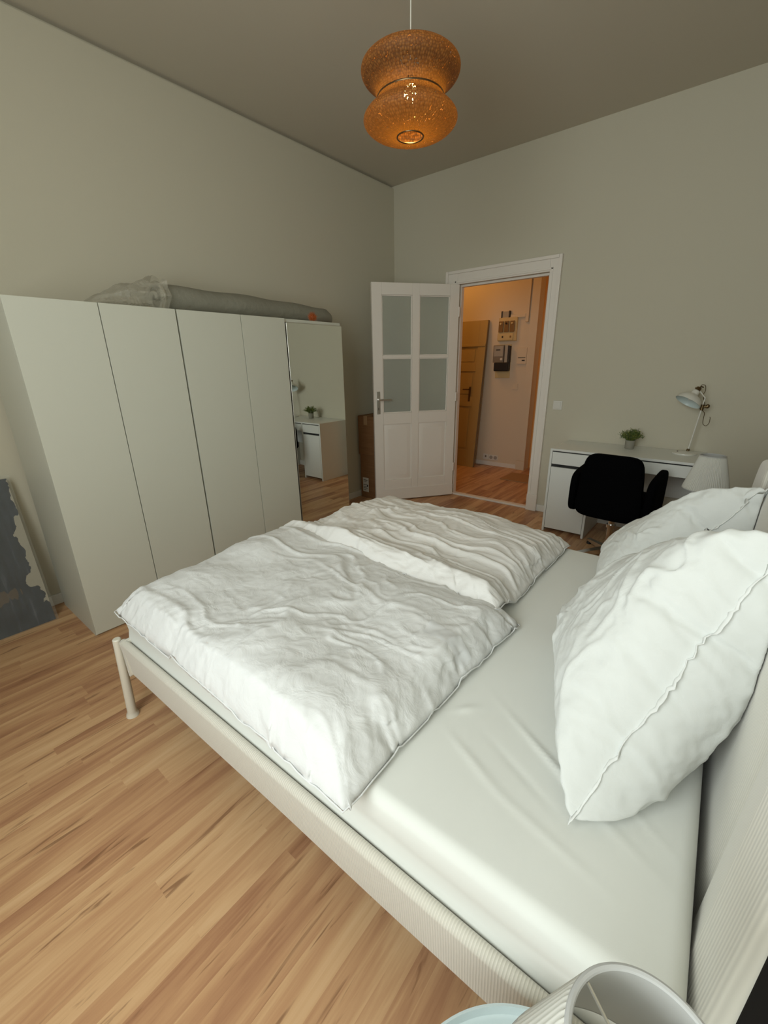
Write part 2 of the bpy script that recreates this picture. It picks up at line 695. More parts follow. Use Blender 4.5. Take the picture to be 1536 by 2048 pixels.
# ------------------------------------------------------------------ cloth: two sewn layers blown up, as a real case fills
def inflate(w, h, nx, ny, pressure, frames, shrink=0., seed=1, tens=15, bend=.5, mass=.3):
    rnd = random.Random(seed)
    V, idx = [], {}

    def vid(s, i, j):
        rim = i in (0, nx) or j in (0, ny)
        k = (i, j) if rim else (s, i, j)
        if k not in idx:
            idx[k] = len(V)
            V.append((w * (i / nx - .5), h * (j / ny - .5), (0 if rim else (s * 2 - 1) * .004) + rnd.uniform(-.003, .003)))
        return idx[k]
    F = []
    for s in (0, 1):
        for i in range(nx):
            for j in range(ny):
                q = [vid(s, i, j), vid(s, i + 1, j), vid(s, i + 1, j + 1), vid(s, i, j + 1)]
                F.append(q if s else q[::-1])
    rim = ([idx[(i, 0)] for i in range(nx)] + [idx[(nx, j)] for j in range(ny)]
           + [idx[(i, ny)] for i in range(nx, 0, -1)] + [idx[(0, j)] for j in range(ny, 0, -1)])
    me = bpy.data.meshes.new('simtmp')
    me.from_pydata(V, [], F)
    ob = bpy.data.objects.new('simtmp', me)
    COL.objects.link(ob)
    m = ob.modifiers.new('c', 'CLOTH')
    s = m.settings
    s.quality = 5
    s.mass = mass
    s.tension_stiffness = s.compression_stiffness = tens
    s.shear_stiffness = tens * .5
    s.bending_stiffness = bend
    s.use_pressure = True
    s.uniform_pressure_force = pressure
    s.shrink_min = shrink
    s.effector_weights.gravity = 0
    s.air_damping = 2
    m.collision_settings.use_collision = False
    for f in range(1, frames + 1):
        sc.frame_set(f)
    ev = ob.evaluated_get(bpy.context.evaluated_depsgraph_get())
    em = ev.to_mesh()
    co = np.empty(len(V) * 3)
    em.vertices.foreach_get('co', co)
    ev.to_mesh_clear()
    bpy.data.objects.remove(ob)
    bpy.data.meshes.remove(me)
    sc.frame_set(1)
    return co.reshape(-1, 3), F, rim


def subdivide(V, F, levels=1):
    me = bpy.data.meshes.new('simtmp')
    me.from_pydata([tuple(v) for v in V], [], F)
    ob = bpy.data.objects.new('simtmp', me)
    COL.objects.link(ob)
    s = ob.modifiers.new('s', 'SUBSURF')
    s.levels = levels
    ev = ob.evaluated_get(bpy.context.evaluated_depsgraph_get())
    em = ev.to_mesh()
    co = np.empty(len(em.vertices) * 3)
    em.vertices.foreach_get('co', co)
    no = np.empty(len(em.vertices) * 3)
    em.vertices.foreach_get('normal', no)
    fs = [tuple(p.vertices) for p in em.polygons]
    ev.to_mesh_clear()
    bpy.data.objects.remove(ob)
    bpy.data.meshes.remove(me)
    return co.reshape(-1, 3), no.reshape(-1, 3), fs


# ================================================================== SETTING
FR = dict(L=.814, R=1.7231, T=2.189, oL=.679, oR=1.8243, oT=2.3125)
WT = .07      # thickness of the wall with the door

struct('floor', MB().box(-1.6, 4.2, ROOM_F - .3, 3.6, -.05, 0), M['floor'], smooth=False)
struct('ceiling', MB().box(-1.6, 4.2, ROOM_F - .3, 3.6, ROOM_H, ROOM_H + .06), M['ceiling'], smooth=False)
struct('wall_left', MB().box(-.2, -.03, ROOM_F - .2, 0, 0, ROOM_H).box(-.03, 0, ROOM_F, 0, 0, ROOM_H - .022), M['wall'], smooth=False)
wb = MB().box(-1.6, FR['L'], 0, WT, 0, ROOM_H).box(FR['R'], 4.2, 0, WT, 0, ROOM_H).box(FR['L'], FR['R'], 0, WT, FR['T'], ROOM_H)
struct('wall_back', wb, M['wall'], smooth=False)
struct('wall_right', MB().box(ROOM_R, ROOM_R + .2, ROOM_F - .2, 0, 0, ROOM_H), M['wall'], smooth=False)
wf = MB()
xs = [-.2] + [v for p in WIN for v in p] + [ROOM_R + .2]
for k in range(0, len(xs), 2):
    wf.box(xs[k], xs[k + 1], ROOM_F - .25, ROOM_F, 0, ROOM_H)
for a, b in WIN:
    wf.box(a, b, ROOM_F - .25, ROOM_F, 0, WZ[0]).box(a, b, ROOM_F - .25, ROOM_F, WZ[1], ROOM_H)
struct('wall_front', wf, M['wall'], smooth=False)
for k, (a, b) in enumerate(WIN):
    y0, y1 = ROOM_F - .16, ROOM_F - .10
    f = MB()
    z0, z1 = WZ
    f.box(a, a + .06, y0, y1, z0, z1, .006).box(b - .06, b, y0, y1, z0, z1, .006).box(a + .06, b - .06, y0, y1, z0, z0 + .07, .006)
    f.box(a + .06, b - .06, y0, y1, z1 - .07, z1, .006).box((a + b) / 2 - .05, (a + b) / 2 + .05, y0, y1, z0 + .07, z1 - .07, .006)
    o = struct('window_%d' % (k + 1), f, M['white'])
    g = mat('window_pane', (1, 1, 1), 0.)
    bsdf(g).inputs['Transmission Weight'].default_value = 1.
    MB().box(a + .05, b - .05, y0 + .028, y0 + .034, z0 + .05, z1 - .05).build('pane', g, o, smooth=False)
    MB().box(a - .05, b + .05, ROOM_F - .09, ROOM_F + .10, z0 - .04, z0 - .002, .008).build('window_sill', M['white'], o)

# the hall beyond the doorway
struct('wall_hall_back', MB().box(-1.6, 1.058, 1.6, 1.75, 0, ROOM_H), M['hallwall'], smooth=False)
struct('wall_hall_passage', MB().box(1.058, 4.2, 1.80, 1.95, 0, ROOM_H).box(.92, 1.058, 1.75, 1.95, 0, ROOM_H), M['hallbrown'], smooth=False)
struct('wall_hall_left', MB().box(-1.6, -1.45, WT, 1.6, 0, ROOM_H), M['hallwall'], smooth=False)
struct('wall_hall_right', MB().box(4.05, 4.2, WT, 2.0, 0, ROOM_H), M['hallwall'], smooth=False)
# painted corner casing at the end of the hall wall
t = MB().box(.965, 1.065, 1.572, 1.6, 0.13, ROOM_H, .004).box(.945, 1.07, 1.560, 1.6, 0, .13, .004)
struct('trim_2', t, M['hallwall'])

# baseboards
def baseboard(name, boxes):
    b = MB()
    for q in boxes:
        b.box(*q, .004)
    return struct(name, b, M['white'])


baseboard('baseboard_left', [(0, .014, ROOM_F, -.014, 0, .07)])
baseboard('baseboard_back', [(.014, FR['oL'], -.014, 0, 0, .07), (FR['oR'], ROOM_R - .014, -.014, 0, 0, .07)])
baseboard('baseboard_right', [(ROOM_R - .014, ROOM_R, ROOM_F, -.014, 0, .07)])
baseboard('baseboard_hall', [(-1.45, .945, 1.588, 1.6, 0, .06)])

# door casing (stepped profile) with plinth, plus lining and raised threshold
tc = MB()
for x0, x1 in ((FR['oL'], FR['L']), (FR['R'], FR['oR'])):
    tc.box(x0, x1, -.022, 0, .0, FR['oT'], .004)
tc.box(FR['L'], FR['R'], -.022, 0, FR['T'], FR['oT'], .004)
tc.box(FR['oR'] - .028, FR['oR'], -.036, -.022, .16, FR['oT'], .006)
tc.box(FR['oL'], FR['oL'] + .028, -.036, -.022, .16, FR['oT'], .006)
tc.box(FR['oL'] + .028, FR['oR'] - .028, -.036, -.022, FR['oT'] - .028, FR['oT'], .006)
tc.box(FR['R'] + .012, FR['R'] + .030, -.030, -.022, .16, FR['T'] + .03, .004)
tc.box(FR['L'] - .030, FR['L'] - .012, -.030, -.022, .16, FR['T'] + .03, .004)
tc.box(FR['L'] - .03, FR['R'] + .03, -.030, -.022, FR['T'] + .012, FR['T'] + .03, .004)
for x0, x1 in ((FR['oL'] - .004, FR['L']), (FR['R'], FR['oR'] + .004)):
    tc.box(x0, x1, -.040, -.020, 0, .17, .005)
tc.box(FR['L'] - .001, FR['L'] + .02, .03, WT + .01, .0, FR['T'], .003).box(FR['R'] - .02, FR['R'] + .001, .03, WT + .01, 0, FR['T'], .003)
tc.box(FR['L'] + .02, FR['R'] - .02, .03, WT + .01, FR['T'] - .02, FR['T'] + .001, .003)
struct('trim_1', tc, M['doorw'])
struct('trim_3', MB().box(FR['L'], FR['R'], -.01, .05, 0, .022, .005).box(FR['L'], FR['R'], .05, WT, 0, .014, .003), M['doorw'])

# ------------------------------------------------------------------ door leaf standing open
LW, LH, LT = .905, 2.172, .042
A_ = .9369
leafM = Matrix.Translation((FR['L'], -.012, .012)) @ Matrix.Rotation(PI + A_, 4, 'Z')
# local: x from hinge (0) to free edge, y = thickness, z up.  The face seen from the room is at y=+LT
lf = MB()
cols = [(.098, .418), (.494, .806)]
z_up, z_mid = (1.515, 2.068), (.950, 1.492)
zpan = (.225, .835)
st = dict(y0=0, y1=LT)


def lb(x0, x1, z0, z1, y0=0, y1=LT, bev=.003):
    lf.box(x0, x1, y0, y1, z0, z1, bev)


lb(0, cols[0][0], 0, LH)
lb(cols[1][1], LW, 0, LH)
lb(cols[0][1], cols[1][0], .0, LH)
for c0, c1 in cols:
    lb(c0, c1, z_up[1], LH)
    lb(c0, c1, z_up[0] - .023, z_up[0], .008, LT - .008)
    lb(c0, c1, zpan[1], z_mid[0])
    lb(c0, c1, 0, zpan[0])
    # sunk panel with raised bevelled field
    lf.box(c0, c1, .012, LT - .012, zpan[0], zpan[1])
    for yy, sgn in ((LT - .012, 1), (.012, -1)):
        i1, i2 = .022, .050
        P = []
        for ins, h in ((0.012, 0), (i1, .004 * sgn), (i2, .009 * sgn), (i2 + .004, .009 * sgn)):
            P.append([(c0 + ins, yy + h, zpan[0] + ins), (c1 - ins, yy + h, zpan[0] + ins), (c1 - ins, yy + h, zpan[1] - ins), (c0 + ins, yy + h, zpan[1] - ins)])
        V = lf.grid(P, close_v=True)
        lf.bm.faces.new(V[-1])
    # glazing beads
    for (a0, a1) in (z_up, z_mid):
        for (p0, p1, q0, q1) in ((c0, c0 + .010, a0, a1), (c1 - .010, c1, a0, a1), (c0, c1, a0, a0 + .010), (c0, c1, a1 - .010, a1)):
            lf.box(p0, p1, .010, LT - .010, q0, q1, .003)
# kick board
lf.box(.0, LW, LT, LT + .010, 0, .125, .004)
leaf = struct('door_1', lf, M['doorw'])
leaf.matrix_world = leafM
for c0, c1 in cols:
    for a0, a1 in (z_up, z_mid):
        MB().box(c0 + .006, c1 - .006, LT / 2 - .002, LT / 2 + .002, a0 + .006, a1 - .006).build('door_pane', M['frost'], leaf, smooth=False)
hp = MB().box(.838, .874, LT, LT + .004, .945, 1.172, .0015).box(.838, .874, -.004, 0, .945, 1.172, .0015)
hp.build('handle_plate', M['nickel'], leaf)
MB().box(.8535, .8585, LT + .0035, LT + .0045, .985, 1.010).build('keyhole', M['slot'], leaf, smooth=False)
h = MB()
for s, y in ((1, LT + .004), (-1, -.004)):
    h.tube([(.856, y, 1.092), (.856, y + s * .045, 1.092)], .009, 14)
    h.tube([(.866, y + s * .048, 1.092), (.84, y + s * .05, 1.092), (.79, y + s * .05, 1.093), (.735, y + s * .047, 1.092)], [.010, .009, .0085, .009], 14)
h.build('door_handle', M['chrome'], leaf)
hg = MB()
for z in (.28, 1.05, 1.88):
    hg.tube([(-.004, LT * .9, z), (-.004, LT * .9, z + .09)], .008, 10)
hg.build('hinge', M['doorw'], leaf)

# ================================================================== HALL THINGS
# old yellow door leaf leaning on the hall wall
LD = thing('old_door', 'old yellow-painted panelled door leaf without frame, leaning against the hallway wall', 'door', (.40, 1.325, 0))
tilt = math.atan2(.225, 1.99)
ldm = Matrix.Rotation(-tilt, 4, 'X')
d = MB()
W2 = .86
d.box(-W2, -W2 + .11, 0, .04, 0, 2.0, .003).box(-.115, 0, 0, .04, 0, 2.0, .003)
for z0, z1 in ((0, .24), (.86, 1.0), (1.34, 1.44), (1.66, 2.0)):
    d.box(-W2 + .11, -.115, 0, .04, z0, z1, .003)
d.box(-W2 + .11, -.115, .014, .03, .2, 1.7)
for z0, z1 in ((.24, .86), (1.0, 1.34), (1.44, 1.66)):
    d.box(-W2 + .14, -.15, .006, .016, z0 + .03, z1 - .03, .005)
d.box(-W2, 0, -.012, .004, 1.665, 1.70, .006)
d.xf(ldm)
d.build('door_panel', M['olddoor'], LD)
MB().box(0, .0035, 0, .040, 0, 2.0, .001).xf(ldm).build('door_edge', M['olddooredge'], LD)
x = MB().box(-.185, -.155, -.004, 0, .93, 1.13, .001).tube([(-.17, 0, 1.09), (-.17, -.04, 1.09), (-.26, -.042, 1.09)], .008, 10)
x.xf(ldm)
x.build('handle', M['brass'], LD)

# fuse box
o = thing('fuse_box', 'cream and brown old fuse box on the hallway wall below the small junction box', 'fuse box', (.66, 1.6, 1.72))
MB().box(-.115, .14, -.035, 0, -.01, .28, .006).build('housing', M['fuse'], o)
for k in range(3):
    f = MB().box(-.105 + k * .078, -.105 + k * .078 + .062, -.055, -.035, .10, .235, .006).build('fuse_block', M['fusedark'], o)
    MB().lathe([(.012, 0), (.012, .012), (0, .012)], (-.074 + k * .078, -.055, .205), 14, Matrix.Rotation(PI / 2, 4, 'X')).build('fuse_cap', M['black' if k == 1 else 'fuse'], f)
MB().box(-.115, .10, -.052, -.035, .0, .085, .006).build('lower_cover', M['fuse'], o)
for k, x0 in enumerate((-.04, .07)):
    MB().box(x0 - .010, x0 + .010, -.058, -.052, .03, .055, .003).build('switch', M['black' if k == 0 else 'fusedark'], o)
# junction box
o = thing('junction_box', 'small open junction box with dark side rails above the fuse box', 'junction box', (.633, 1.6, 1.998))
MB().box(-.045, .045, -.03, 0, 0, .075, .004).build('cover', M['greyl'], o)
for s in (-1, 1):
    MB().box(s * .052 - .008, s * .052 + .008, -.036, 0, -.002, .080, .002).build('side_rail', M['ink'], o)
# electricity meter
o = thing('electricity_meter', 'grey electricity meter with black terminal cover on the hallway wall', 'meter', (.63, 1.6, 1.25))
MB().box(-.10, .11, -.012, 0, -.01, .42, .003).build('backboard', M['fuse'], o)
MB().box(-.115, .035, -.085, -.012, .19, .41, .008).build('meter_body', M['grey'], o)
f = MB().box(-.10, .028, -.090, -.084, .27, .40, .003).build('meter_face', M['greyl'], o)
MB().box(-.07, -.01, -.092, -.090, .345, .358).build('meter_label', M['ink'], f, smooth=False)
MB().lathe([(.016, 0), (.016, .008), (0, .009)], (.01, -.085, .235), 16, Matrix.Rotation(PI / 2, 4, 'X')).build('dial', M['plastic'], o)
MB().box(.043, .085, -.07, -.012, .19, .41, .004).build('ripple_receiver', M['greyl'], o)
MB().box(.087, .112, -.07, -.012, .19, .40, .003).build('side_cover', M['ink'], o)
MB().box(-.09, .115, -.10, -.012, .08, .195, .018, 3).build('terminal_cover', M['black'], o)
# cable ducts
o = MB().box(.70, .90, 1.572, 1.6, 1.99, 2.03, .003).build('cable_duct', M['hallwall'])
tag(o, 'short horizontal cable duct running right from the junction box', 'cable duct')
o = MB().box(.905, .945, 1.565, 1.6, 1.93, ROOM_H, .003).build('cable_duct', M['hallwall'])
tag(o, 'vertical cable duct rising to the hallway ceiling beside the corner casing', 'cable duct')
# intercom / thermostat card
o = thing('wall_box', 'flat white wall box with small dark display right of the electricity meter', 'wall box', (.90, 1.6, 1.42))
MB().box(-.07, .06, -.022, 0, 0, .20, .004).build('housing', M['hallwall'], o)
MB().box(-.055, .045, -.024, -.022, .075, .082).build('printed_line', M['ink'], o, smooth=False)
MB().box(.0, .04, -.024, -.022, .035, .052).build('display', M['ink'], o, smooth=False)
o = MB().box(.79, .87, 1.588, 1.6, 1.085, 1.165, .004).box(.80, .86, 1.584, 1.59, 1.095, 1.155, .003).build('light_switch', M['hallwall'])
tag(o, 'square switch in the hallway below the meter, wall-coloured', 'light switch')
o = thing('power_socket', 'cream socket plate near the hallway floor, closest to the leaning yellow door', 'power socket', (.47, 1.6, .085))
MB().box(-.04, .04, -.012, 0, 0, .08, .004).build('plate', M['plastic'], o)
MB().box(-.012, .012, -.014, -.011, .03, .06, .001).build('port', M['grey'], o)
o = thing('power_socket', 'double round cream socket near the hallway floor, right of the plate by the yellow door', 'power socket', (.59, 1.6, .085))
MB().box(-.07, .07, -.012, 0, 0, .075, .004).build('plate', M['plastic'], o)
for s in (-1, 1):
    MB().lathe([(.026, .0), (.026, .003), (.021, .003), (.020, .0005), (0, .0005)], (s * .034, -.012, .038), 24, Matrix.Rotation(PI / 2, 4, 'X')).build('socket_ring', M['greyl'], o)
o = MB().box(1.0, 1.62, .93, 1.33, 0, .012, .004).build('doormat', M['mat'])
tag(o, 'thin light brown doormat on the hallway laminate', 'doormat')

# light switch beside the door casing
o = thing('light_switch', 'square white light switch on the bedroom wall right of the door casing', 'light switch', (1.918, 0, 1.02))
MB().box(-.041, .041, -.010, 0, 0, .082, .003).build('frame', M['plastic'], o)
MB().box(-.029, .029, -.015, -.009, .012, .070, .003).build('rocker', M['plastic'], o)

# ================================================================== WARDROBES
WX, WH = .6205, 1.767
y0w = -1.508
edges = [y0w, y0w - .5705, y0w - .9295, y0w - 1.3493, y0w - 1.7472, y0w - 2.1298]


def wardrobe(name, label, ya, yb, doors, mirror=False):
    """ya > yb; carcass from wall to front; doors listed from far to near."""
    o = thing(name, label, 'wardrobe', (0, yb, 0))
    W_ = ya - yb
    g = .0025
    fx = WX - .018
    c = MB()
    c.box(.055, fx - .002, g, .018, 0, WH)
    c.box(.055, fx - .002, W_ - .018, W_ - g, 0, WH)
    c.box(.055, fx - .002, .018, W_ - .018, WH - .022, WH)
    c.box(.055, fx - .002, .018, W_ - .018, .0, .03)
    c.box(.055, .065, .018, W_ - .018, .03, WH - .022)
    c.build('carcass', M['ward'], o, smooth=False)
    for (a, b) in doors:
        a2, b2 = b - yb, a - yb
        if mirror:
            dd = MB().box(fx, WX - .003, a2 + .003, b2 - .003, .012, WH - .022, .0015).build('door', M['nickel'], o)
            MB().box(WX - .003, WX, a2 + .006, b2 - .006, .016, WH - .026, .0008).build('mirror_panel', M['mirror'], dd)
        else:
            MB().box(fx, WX, a2 + .0022, b2 - .0022, .012, WH, .0015).build('door', M['ward'], o)
    return o


wardrobe('wardrobe', 'tall plain white two-door wardrobe nearest the foreground, left end of the row', edges[3] - .004, edges[5], [(edges[3] - .004, edges[4]), (edges[4], edges[5])])
wardrobe('wardrobe', 'white two-door wardrobe in the middle of the row, beside the mirror door', edges[1] - .003, edges[3] + .003, [(edges[1] - .003, edges[2]), (edges[2], edges[3] + .003)])
wardrobe('wardrobe', 'narrow wardrobe with a full-height mirror door at the far end of the row', edges[0], edges[1] + .003, [(edges[0], edges[1] + .003)], mirror=True)

# rolled mattress in plastic on top
o = thing('rolled_mattress', 'grey rolled mattress wrapped in clear plastic lying on top of the white wardrobes', 'rolled mattress', (.30, -2.80, WH))
rm = MB()
P = []
for i in range(30):
    t = i / 29
    y = 0 + t * 1.45
    r = .088 - .016 * t + .002 * math.sin(t * 19)
    if i == 29:
        r *= .8
    P.append([(r * 1.25 * math.cos(a) + .015 * math.sin(5 * t), y, max(0.001, r + r * math.sin(a) * (1 + .04 * math.sin(3 * a + 7 * t)))) for a in [2 * PI * k / 36 for k in range(36)]])
V = rm.grid(P, close_v=True)
rm.bm.faces.new(V[0])
rm.bm.faces.new(V[-1])
rm.build('roll', M['roll'], o)
# pale spiral end
se = MB()
sp = [((.016 + .0105 * th) * 1.2 * math.cos(th), -.012, .088 + (.016 + .0105 * th) * math.sin(th)) for th in [k * .15 for k in range(46)]]
se.tube(sp, .012, 8)
se.tube([(.108 * math.cos(a), -.004, .089 + .086 * math.sin(a)) for a in [2 * PI * k / 40 for k in range(40)]], .012, 8, close=True)
se.build('roll_end', M['rollend'], o)
pw = MB()
P = []
rr_ = random.Random(3)
for i in range(36):
    t = i / 35
    y = -.42 + t * .43
    k_ = math.sin(min(1, t * 1.6 + .15) * PI / 2)
    r = .060 * k_ + .042 * max(0, (t - .35)) / .65
    P.append([((r * 1.5) * math.cos(a) * (1 + .10 * math.sin(7 * a + 9 * t) + .05 * rr_.random()), y,
               .001 + max(0, r + r * math.sin(a) * (1 + .12 * math.sin(5 * a - 14 * t) + .08 * rr_.random()))) for a in [2 * PI * k / 40 for k in range(40)]])
pw.grid(P, close_v=True)
pw.build('plastic_wrap', M['filmgrey'], o)

# orange spiky ornament
o = thing('spiky_ornament', 'small orange spiky ball sitting on top of the mirror wardrobe', 'ornament', (.572, -1.775, WH))
MB().sphere((0, 0, .030), .021, 2).build('body', M['orange'], o)
s = MB()
rr_ = random.Random(5)
for k in range(90):
    z = 1 - 2 * (k + .5) / 90
    a = k * 2.399
    v = Vector((math.sqrt(1 - z * z) * math.cos(a), math.sqrt(1 - z * z) * math.sin(a), z))
    e = Vector((0, 0, .030)) + v * (.034 + .008 * rr_.random())
    e.z = max(e.z, .001)
    s.tube([Vector((0, 0, .030)) + v * .017, e], [.0032, .0006], 5)
s.build('spikes', M['orange'], o)

# cardboard boxes behind the door leaf
o = thing('cardboard_box', 'tall brown cardboard box with a white shipping label, lower one behind the open door', 'cardboard box', (.035, -.70, 0))
MB().box(0, .235, 0, .30, 0, .50, .006).build('carton', M['carton'], o)
l = MB().box(.030, .115, -.0015, .0, .07, .235).build('shipping_label', M['paper'], o, smooth=False)
q = MB()
for z, x0, x1 in ((.205, .04, .10), (.19, .04, .085), (.15, .038, .108), (.125, .04, .09), (.11, .04, .10), (.09, .045, .075)):
    q.box(x0, x1, -.0022, -.0015, z, z + .0055)
q.box(.09, .105, -.0022, -.0015, .13, .15)
q.build('print', M['ink'], l, smooth=False)
o = thing('cardboard_box', 'narrow brown cardboard box standing on the labelled box in the corner', 'cardboard box', (.030, -.715, .501))
MB().box(0, .225, 0, .30, 0, .425, .008).build('carton', M['carton'], o)
MB().box(.085, .135, -.001, .301, .4245, .4262).box(.085, .135, -.0012, .0, .33, .4262).build('packing_tape', M['mat'], o, smooth=False)

# painting wrapped in plastic, left of the wardrobes
o = thing('wrapped_painting', 'dark blue abstract painting wrapped in clear plastic, leaning on the left wall', 'painting', (.215, -3.725, 0))
lean = math.atan2(.145, .87)
pm = Matrix.Rotation(-lean, 4, 'Y')
c = MB().box(-.03, -.002, -.88, 0, .004, .885, .002).xf(pm).build('canvas', M['canvas_edge'], o)
pa = MB().box(-.002, .0, -.88, 0, .004, .885).build('painted_face', M['painting'], c, smooth=False)
pa.matrix_local = pm
fl = MB()
rr_ = random.Random(11)
P = []
for i in range(60):
    z = .0 + .90 * i / 59
    row = []
    for j in range(70):
        y = .012 - .90 * j / 69
        dd = .006 + .008 * (math.sin(14 * y + 6 * z + 2 * math.sin(9 * z)) * .5 + .5) * (math.sin(23 * z + 5 * y) * .5 + .5) + .003 * rr_.random()
        if i < 3:
            dd += .012 * (3 - i) / 3
        row.append((dd, y, z + .003))
    P.append(row)
fl.grid(P)
fl.xf(pm)
fl.build('plastic_wrap', M['film'], o)

# ================================================================== DESK CORNER
DX, DW, DD, DH = 2.058, 1.05, .50, .75
o = thing('desk', 'white writing desk with drawer cabinet on its left against the door wall', 'desk', (DX, -.505, 0))
t = .018
MB().box(0, DW, 0, DD, DH - .018, DH, .001).build('desktop', M['desk'], o)
cb = MB()
cb.box(0, t, .0, DD, 0, DH - t).box(.335, .335 + t, 0.0, DD, 0, DH - t).box(DW - t, DW, .0, DD, 0, DH - t)
cb.box(t, .335, .02, DD, .03, .045).box(t, .335, DD - .012, DD - .003, .045, DH - t).box(.353, DW - t, DD - .02, DD - .004, .35, DH - t)
cb.build('carcass', M['desk'], o, smooth=False)
dr = MB().box(.021, .332, -.0, .016, .62, .722, .001).build('drawer', M['desk'], o)
MB().box(.021, .332, .016, .02, .594, .62).build('handle_slot', M['slot'], dr, smooth=False)
MB().box(.021, .332, 0, .016, .035, .594, .001).build('cabinet_door', M['desk'], o)
dr = MB().box(.357, DW - t - .003, 0, .016, .635, .722, .001).box(.37, DW - .04, .02, DD - .05, .64, .70).build('drawer', M['desk'], o)
MB().box(.021, DW - .02, .012, .02, .722, .732).build('shadow_gap', M['slot'], o, smooth=False)


def tuft(o, c, R, H, n, seed, m1, m2, name='foliage'):
    rr = random.Random(seed)
    for part, mm, cnt in ((name, m1, n), (name, m2, n // 2)):
        b = MB()
        for k in range(cnt):
            a = rr.uniform(0, 2 * PI)
            el = rr.uniform(.1, 1.0)
            L = R * (.55 + .45 * rr.random())
            tip = Vector((math.cos(a) * L * math.cos(el * 1.35), math.sin(a) * L * math.cos(el * 1.35), H * (.25 + .75 * math.sin(el * 1.5)) * (.75 + .3 * rr.random())))
            base = Vector((math.cos(a) * .012, math.sin(a) * .012, 0)) + Vector(c)
            mid = base + tip * .55 + Vector((0, 0, H * .12))
            e = base + tip
            b.tube([base, mid, e], [.0009, .0008, .0004], 3)
            for q in range(7):
                p = mid.lerp(e, q / 6)
                dr_ = Vector((rr.uniform(-1, 1), rr.uniform(-1, 1), rr.uniform(-.1, 1))).normalized()
                sd = dr_.cross(Vector((rr.uniform(-1, 1), rr.uniform(-1, 1), rr.uniform(-1, 1)))).normalized()
                ln = .009 + .006 * rr.random()
                vs = [b.bm.verts.new(v) for v in (p, p + dr_ * ln * .5 + sd * ln * .25, p + dr_ * ln, p + dr_ * ln * .5 - sd * ln * .25)]
                b.bm.faces.new(vs)
        b.build(part, mm, o, smooth=False)


o = thing('potted_plant', 'small green artificial plant in a grey concrete pot on the white desk', 'plant', (2.590, -.165, DH))
MB().lathe([(.0, 0), (.031, 0), (.0345, .004), (.037, .068), (.037, .072), (.033, .072), (.032, .058), (0, .058)], seg=40, caps=False).build('pot', M['pot'], o)
MB().lathe([(0.0, .0585), (.032, .0585), (.031, .0595), (0, .061)], seg=24, caps=False).build('soil', M['soil'], o)
tuft(o, (0, 0, .06), .100, .098, 120, 4, M['leaf1'], M['leaf2'])

# adjustable white work lamp on the desk
o = thing('desk_lamp', 'white work lamp with dark brass joints and tilted dome shade on the desk', 'desk lamp', (2.975, -.165, DH))
MB().lathe([(0, 0), (.080, 0), (.083, .004), (.082, .012), (.062, .020), (.02, .024), (0, .024)], seg=56, caps=False).build('base', M['lampw'], o)
MB().lathe([(.005, 0), (.005, .004), (0, .005)], (-.045, -.03, .021), 12).build('button', M['ink'], o)
MB().lathe([(.011, 0), (.011, .014), (.008, .018), (0, .018)], (.018, .02, .022), 20).build('collar', M['brass'], o)
topj = Vector((.045, .02, .355))
MB().tube([(.018, .02, .035), topj], .0055, 14).build('pole', M['lampw'], o)
# clamp joint
j = MB()
j.tube([topj - Vector((0, 0, .02)), topj + Vector((.001, 0, .022))], .012, 14)
j.tube([topj + Vector((-.016, 0, 0)), topj + Vector((.034, .004, .008))], .010, 12)
j.sphere(topj + Vector((.032, .004, .010)), .015, 2, (1, .7, 1.1))
j.build('clamp_joint', M['brass'], o)
neck = topj + Vector((-.052, -.012, .124))
MB().tube([topj + Vector((0, 0, .015)), topj + Vector((.006, 0, .07)), neck + Vector((.012, .006, .0))], .0045, 12).build('upper_arm', M['lampw'], o)
hd = Matrix.Translation(neck) @ Euler((math.radians(-158), math.radians(24), 0)).to_matrix().to_4x4()
# shade: axis +z out of its mouth in local space
hd = Matrix.Translation(neck) @ Vector((-.40, -.36, -.84)).to_track_quat('Z', 'Y').to_matrix().to_4x4()
hd = hd @ Matrix.Scale(1.12, 4)
prof = [(.0, -.002), (.016, 0), (.022, .006), (.024, .028), (.028, .034), (.050, .044), (.070, .060), (.079, .078), (.0805, .090)]
sh = MB().lathe(prof, mtx=hd, seg=56, caps=False).build('lamp_shade', M['lampw'], o)
MB().lathe([(.0795, .0898), (.0775, .078), (.068, .0625), (.048, .047), (.024, .038), (0, .036)], mtx=hd, seg=56, caps=False).build('shade_inside', M['lampin'], sh)
bq = MB()
bq.lathe([(.013, -.022), (.016, -.018), (.018, .002), (0, .003)], mtx=hd, seg=20)
bq.tube([hd @ Vector((0, 0, -.016)), hd @ Vector((.012, 0, -.03)), hd @ Vector((.03, 0, -.024))], .005, 8)
bq.tube([hd @ Vector((.02, .006, -.012)), hd @ Vector((-.022, .006, -.014))], .005, 8)
bq.build('swivel', M['brass'], sh)
MB().sphere(hd @ Vector((0, 0, .058)), .020, 3).build('bulb', M['bulboff'], sh)
cb = MB()
p0 = hd @ Vector((0, 0, -.03))
pts = [p0, p0 + Vector((.012, 0, .012)), p0 + Vector((.030, .0, .004)), p0 + Vector((.036, 0, -.03)), p0 + Vector((.030, 0, -.065)), topj + Vector((.014, .0, .02))]


def smoothpath(pts, n=8):
    pts = [Vector(p) for p in pts]
    out = []
    for i in range(len(pts) - 1):
        a, b, c_, d_ = pts[max(i - 1, 0)], pts[i], pts[i + 1], pts[min(i + 2, len(pts) - 1)]
        for k in range(n):
            t = k / n
            out.append(.5 * ((2 * b) + (c_ - a) * t + (2 * a - 5 * b + 4 * c_ - d_) * t * t + (3 * b - a - 3 * c_ + d_) * t ** 3))
    out.append(pts[-1])
    return out


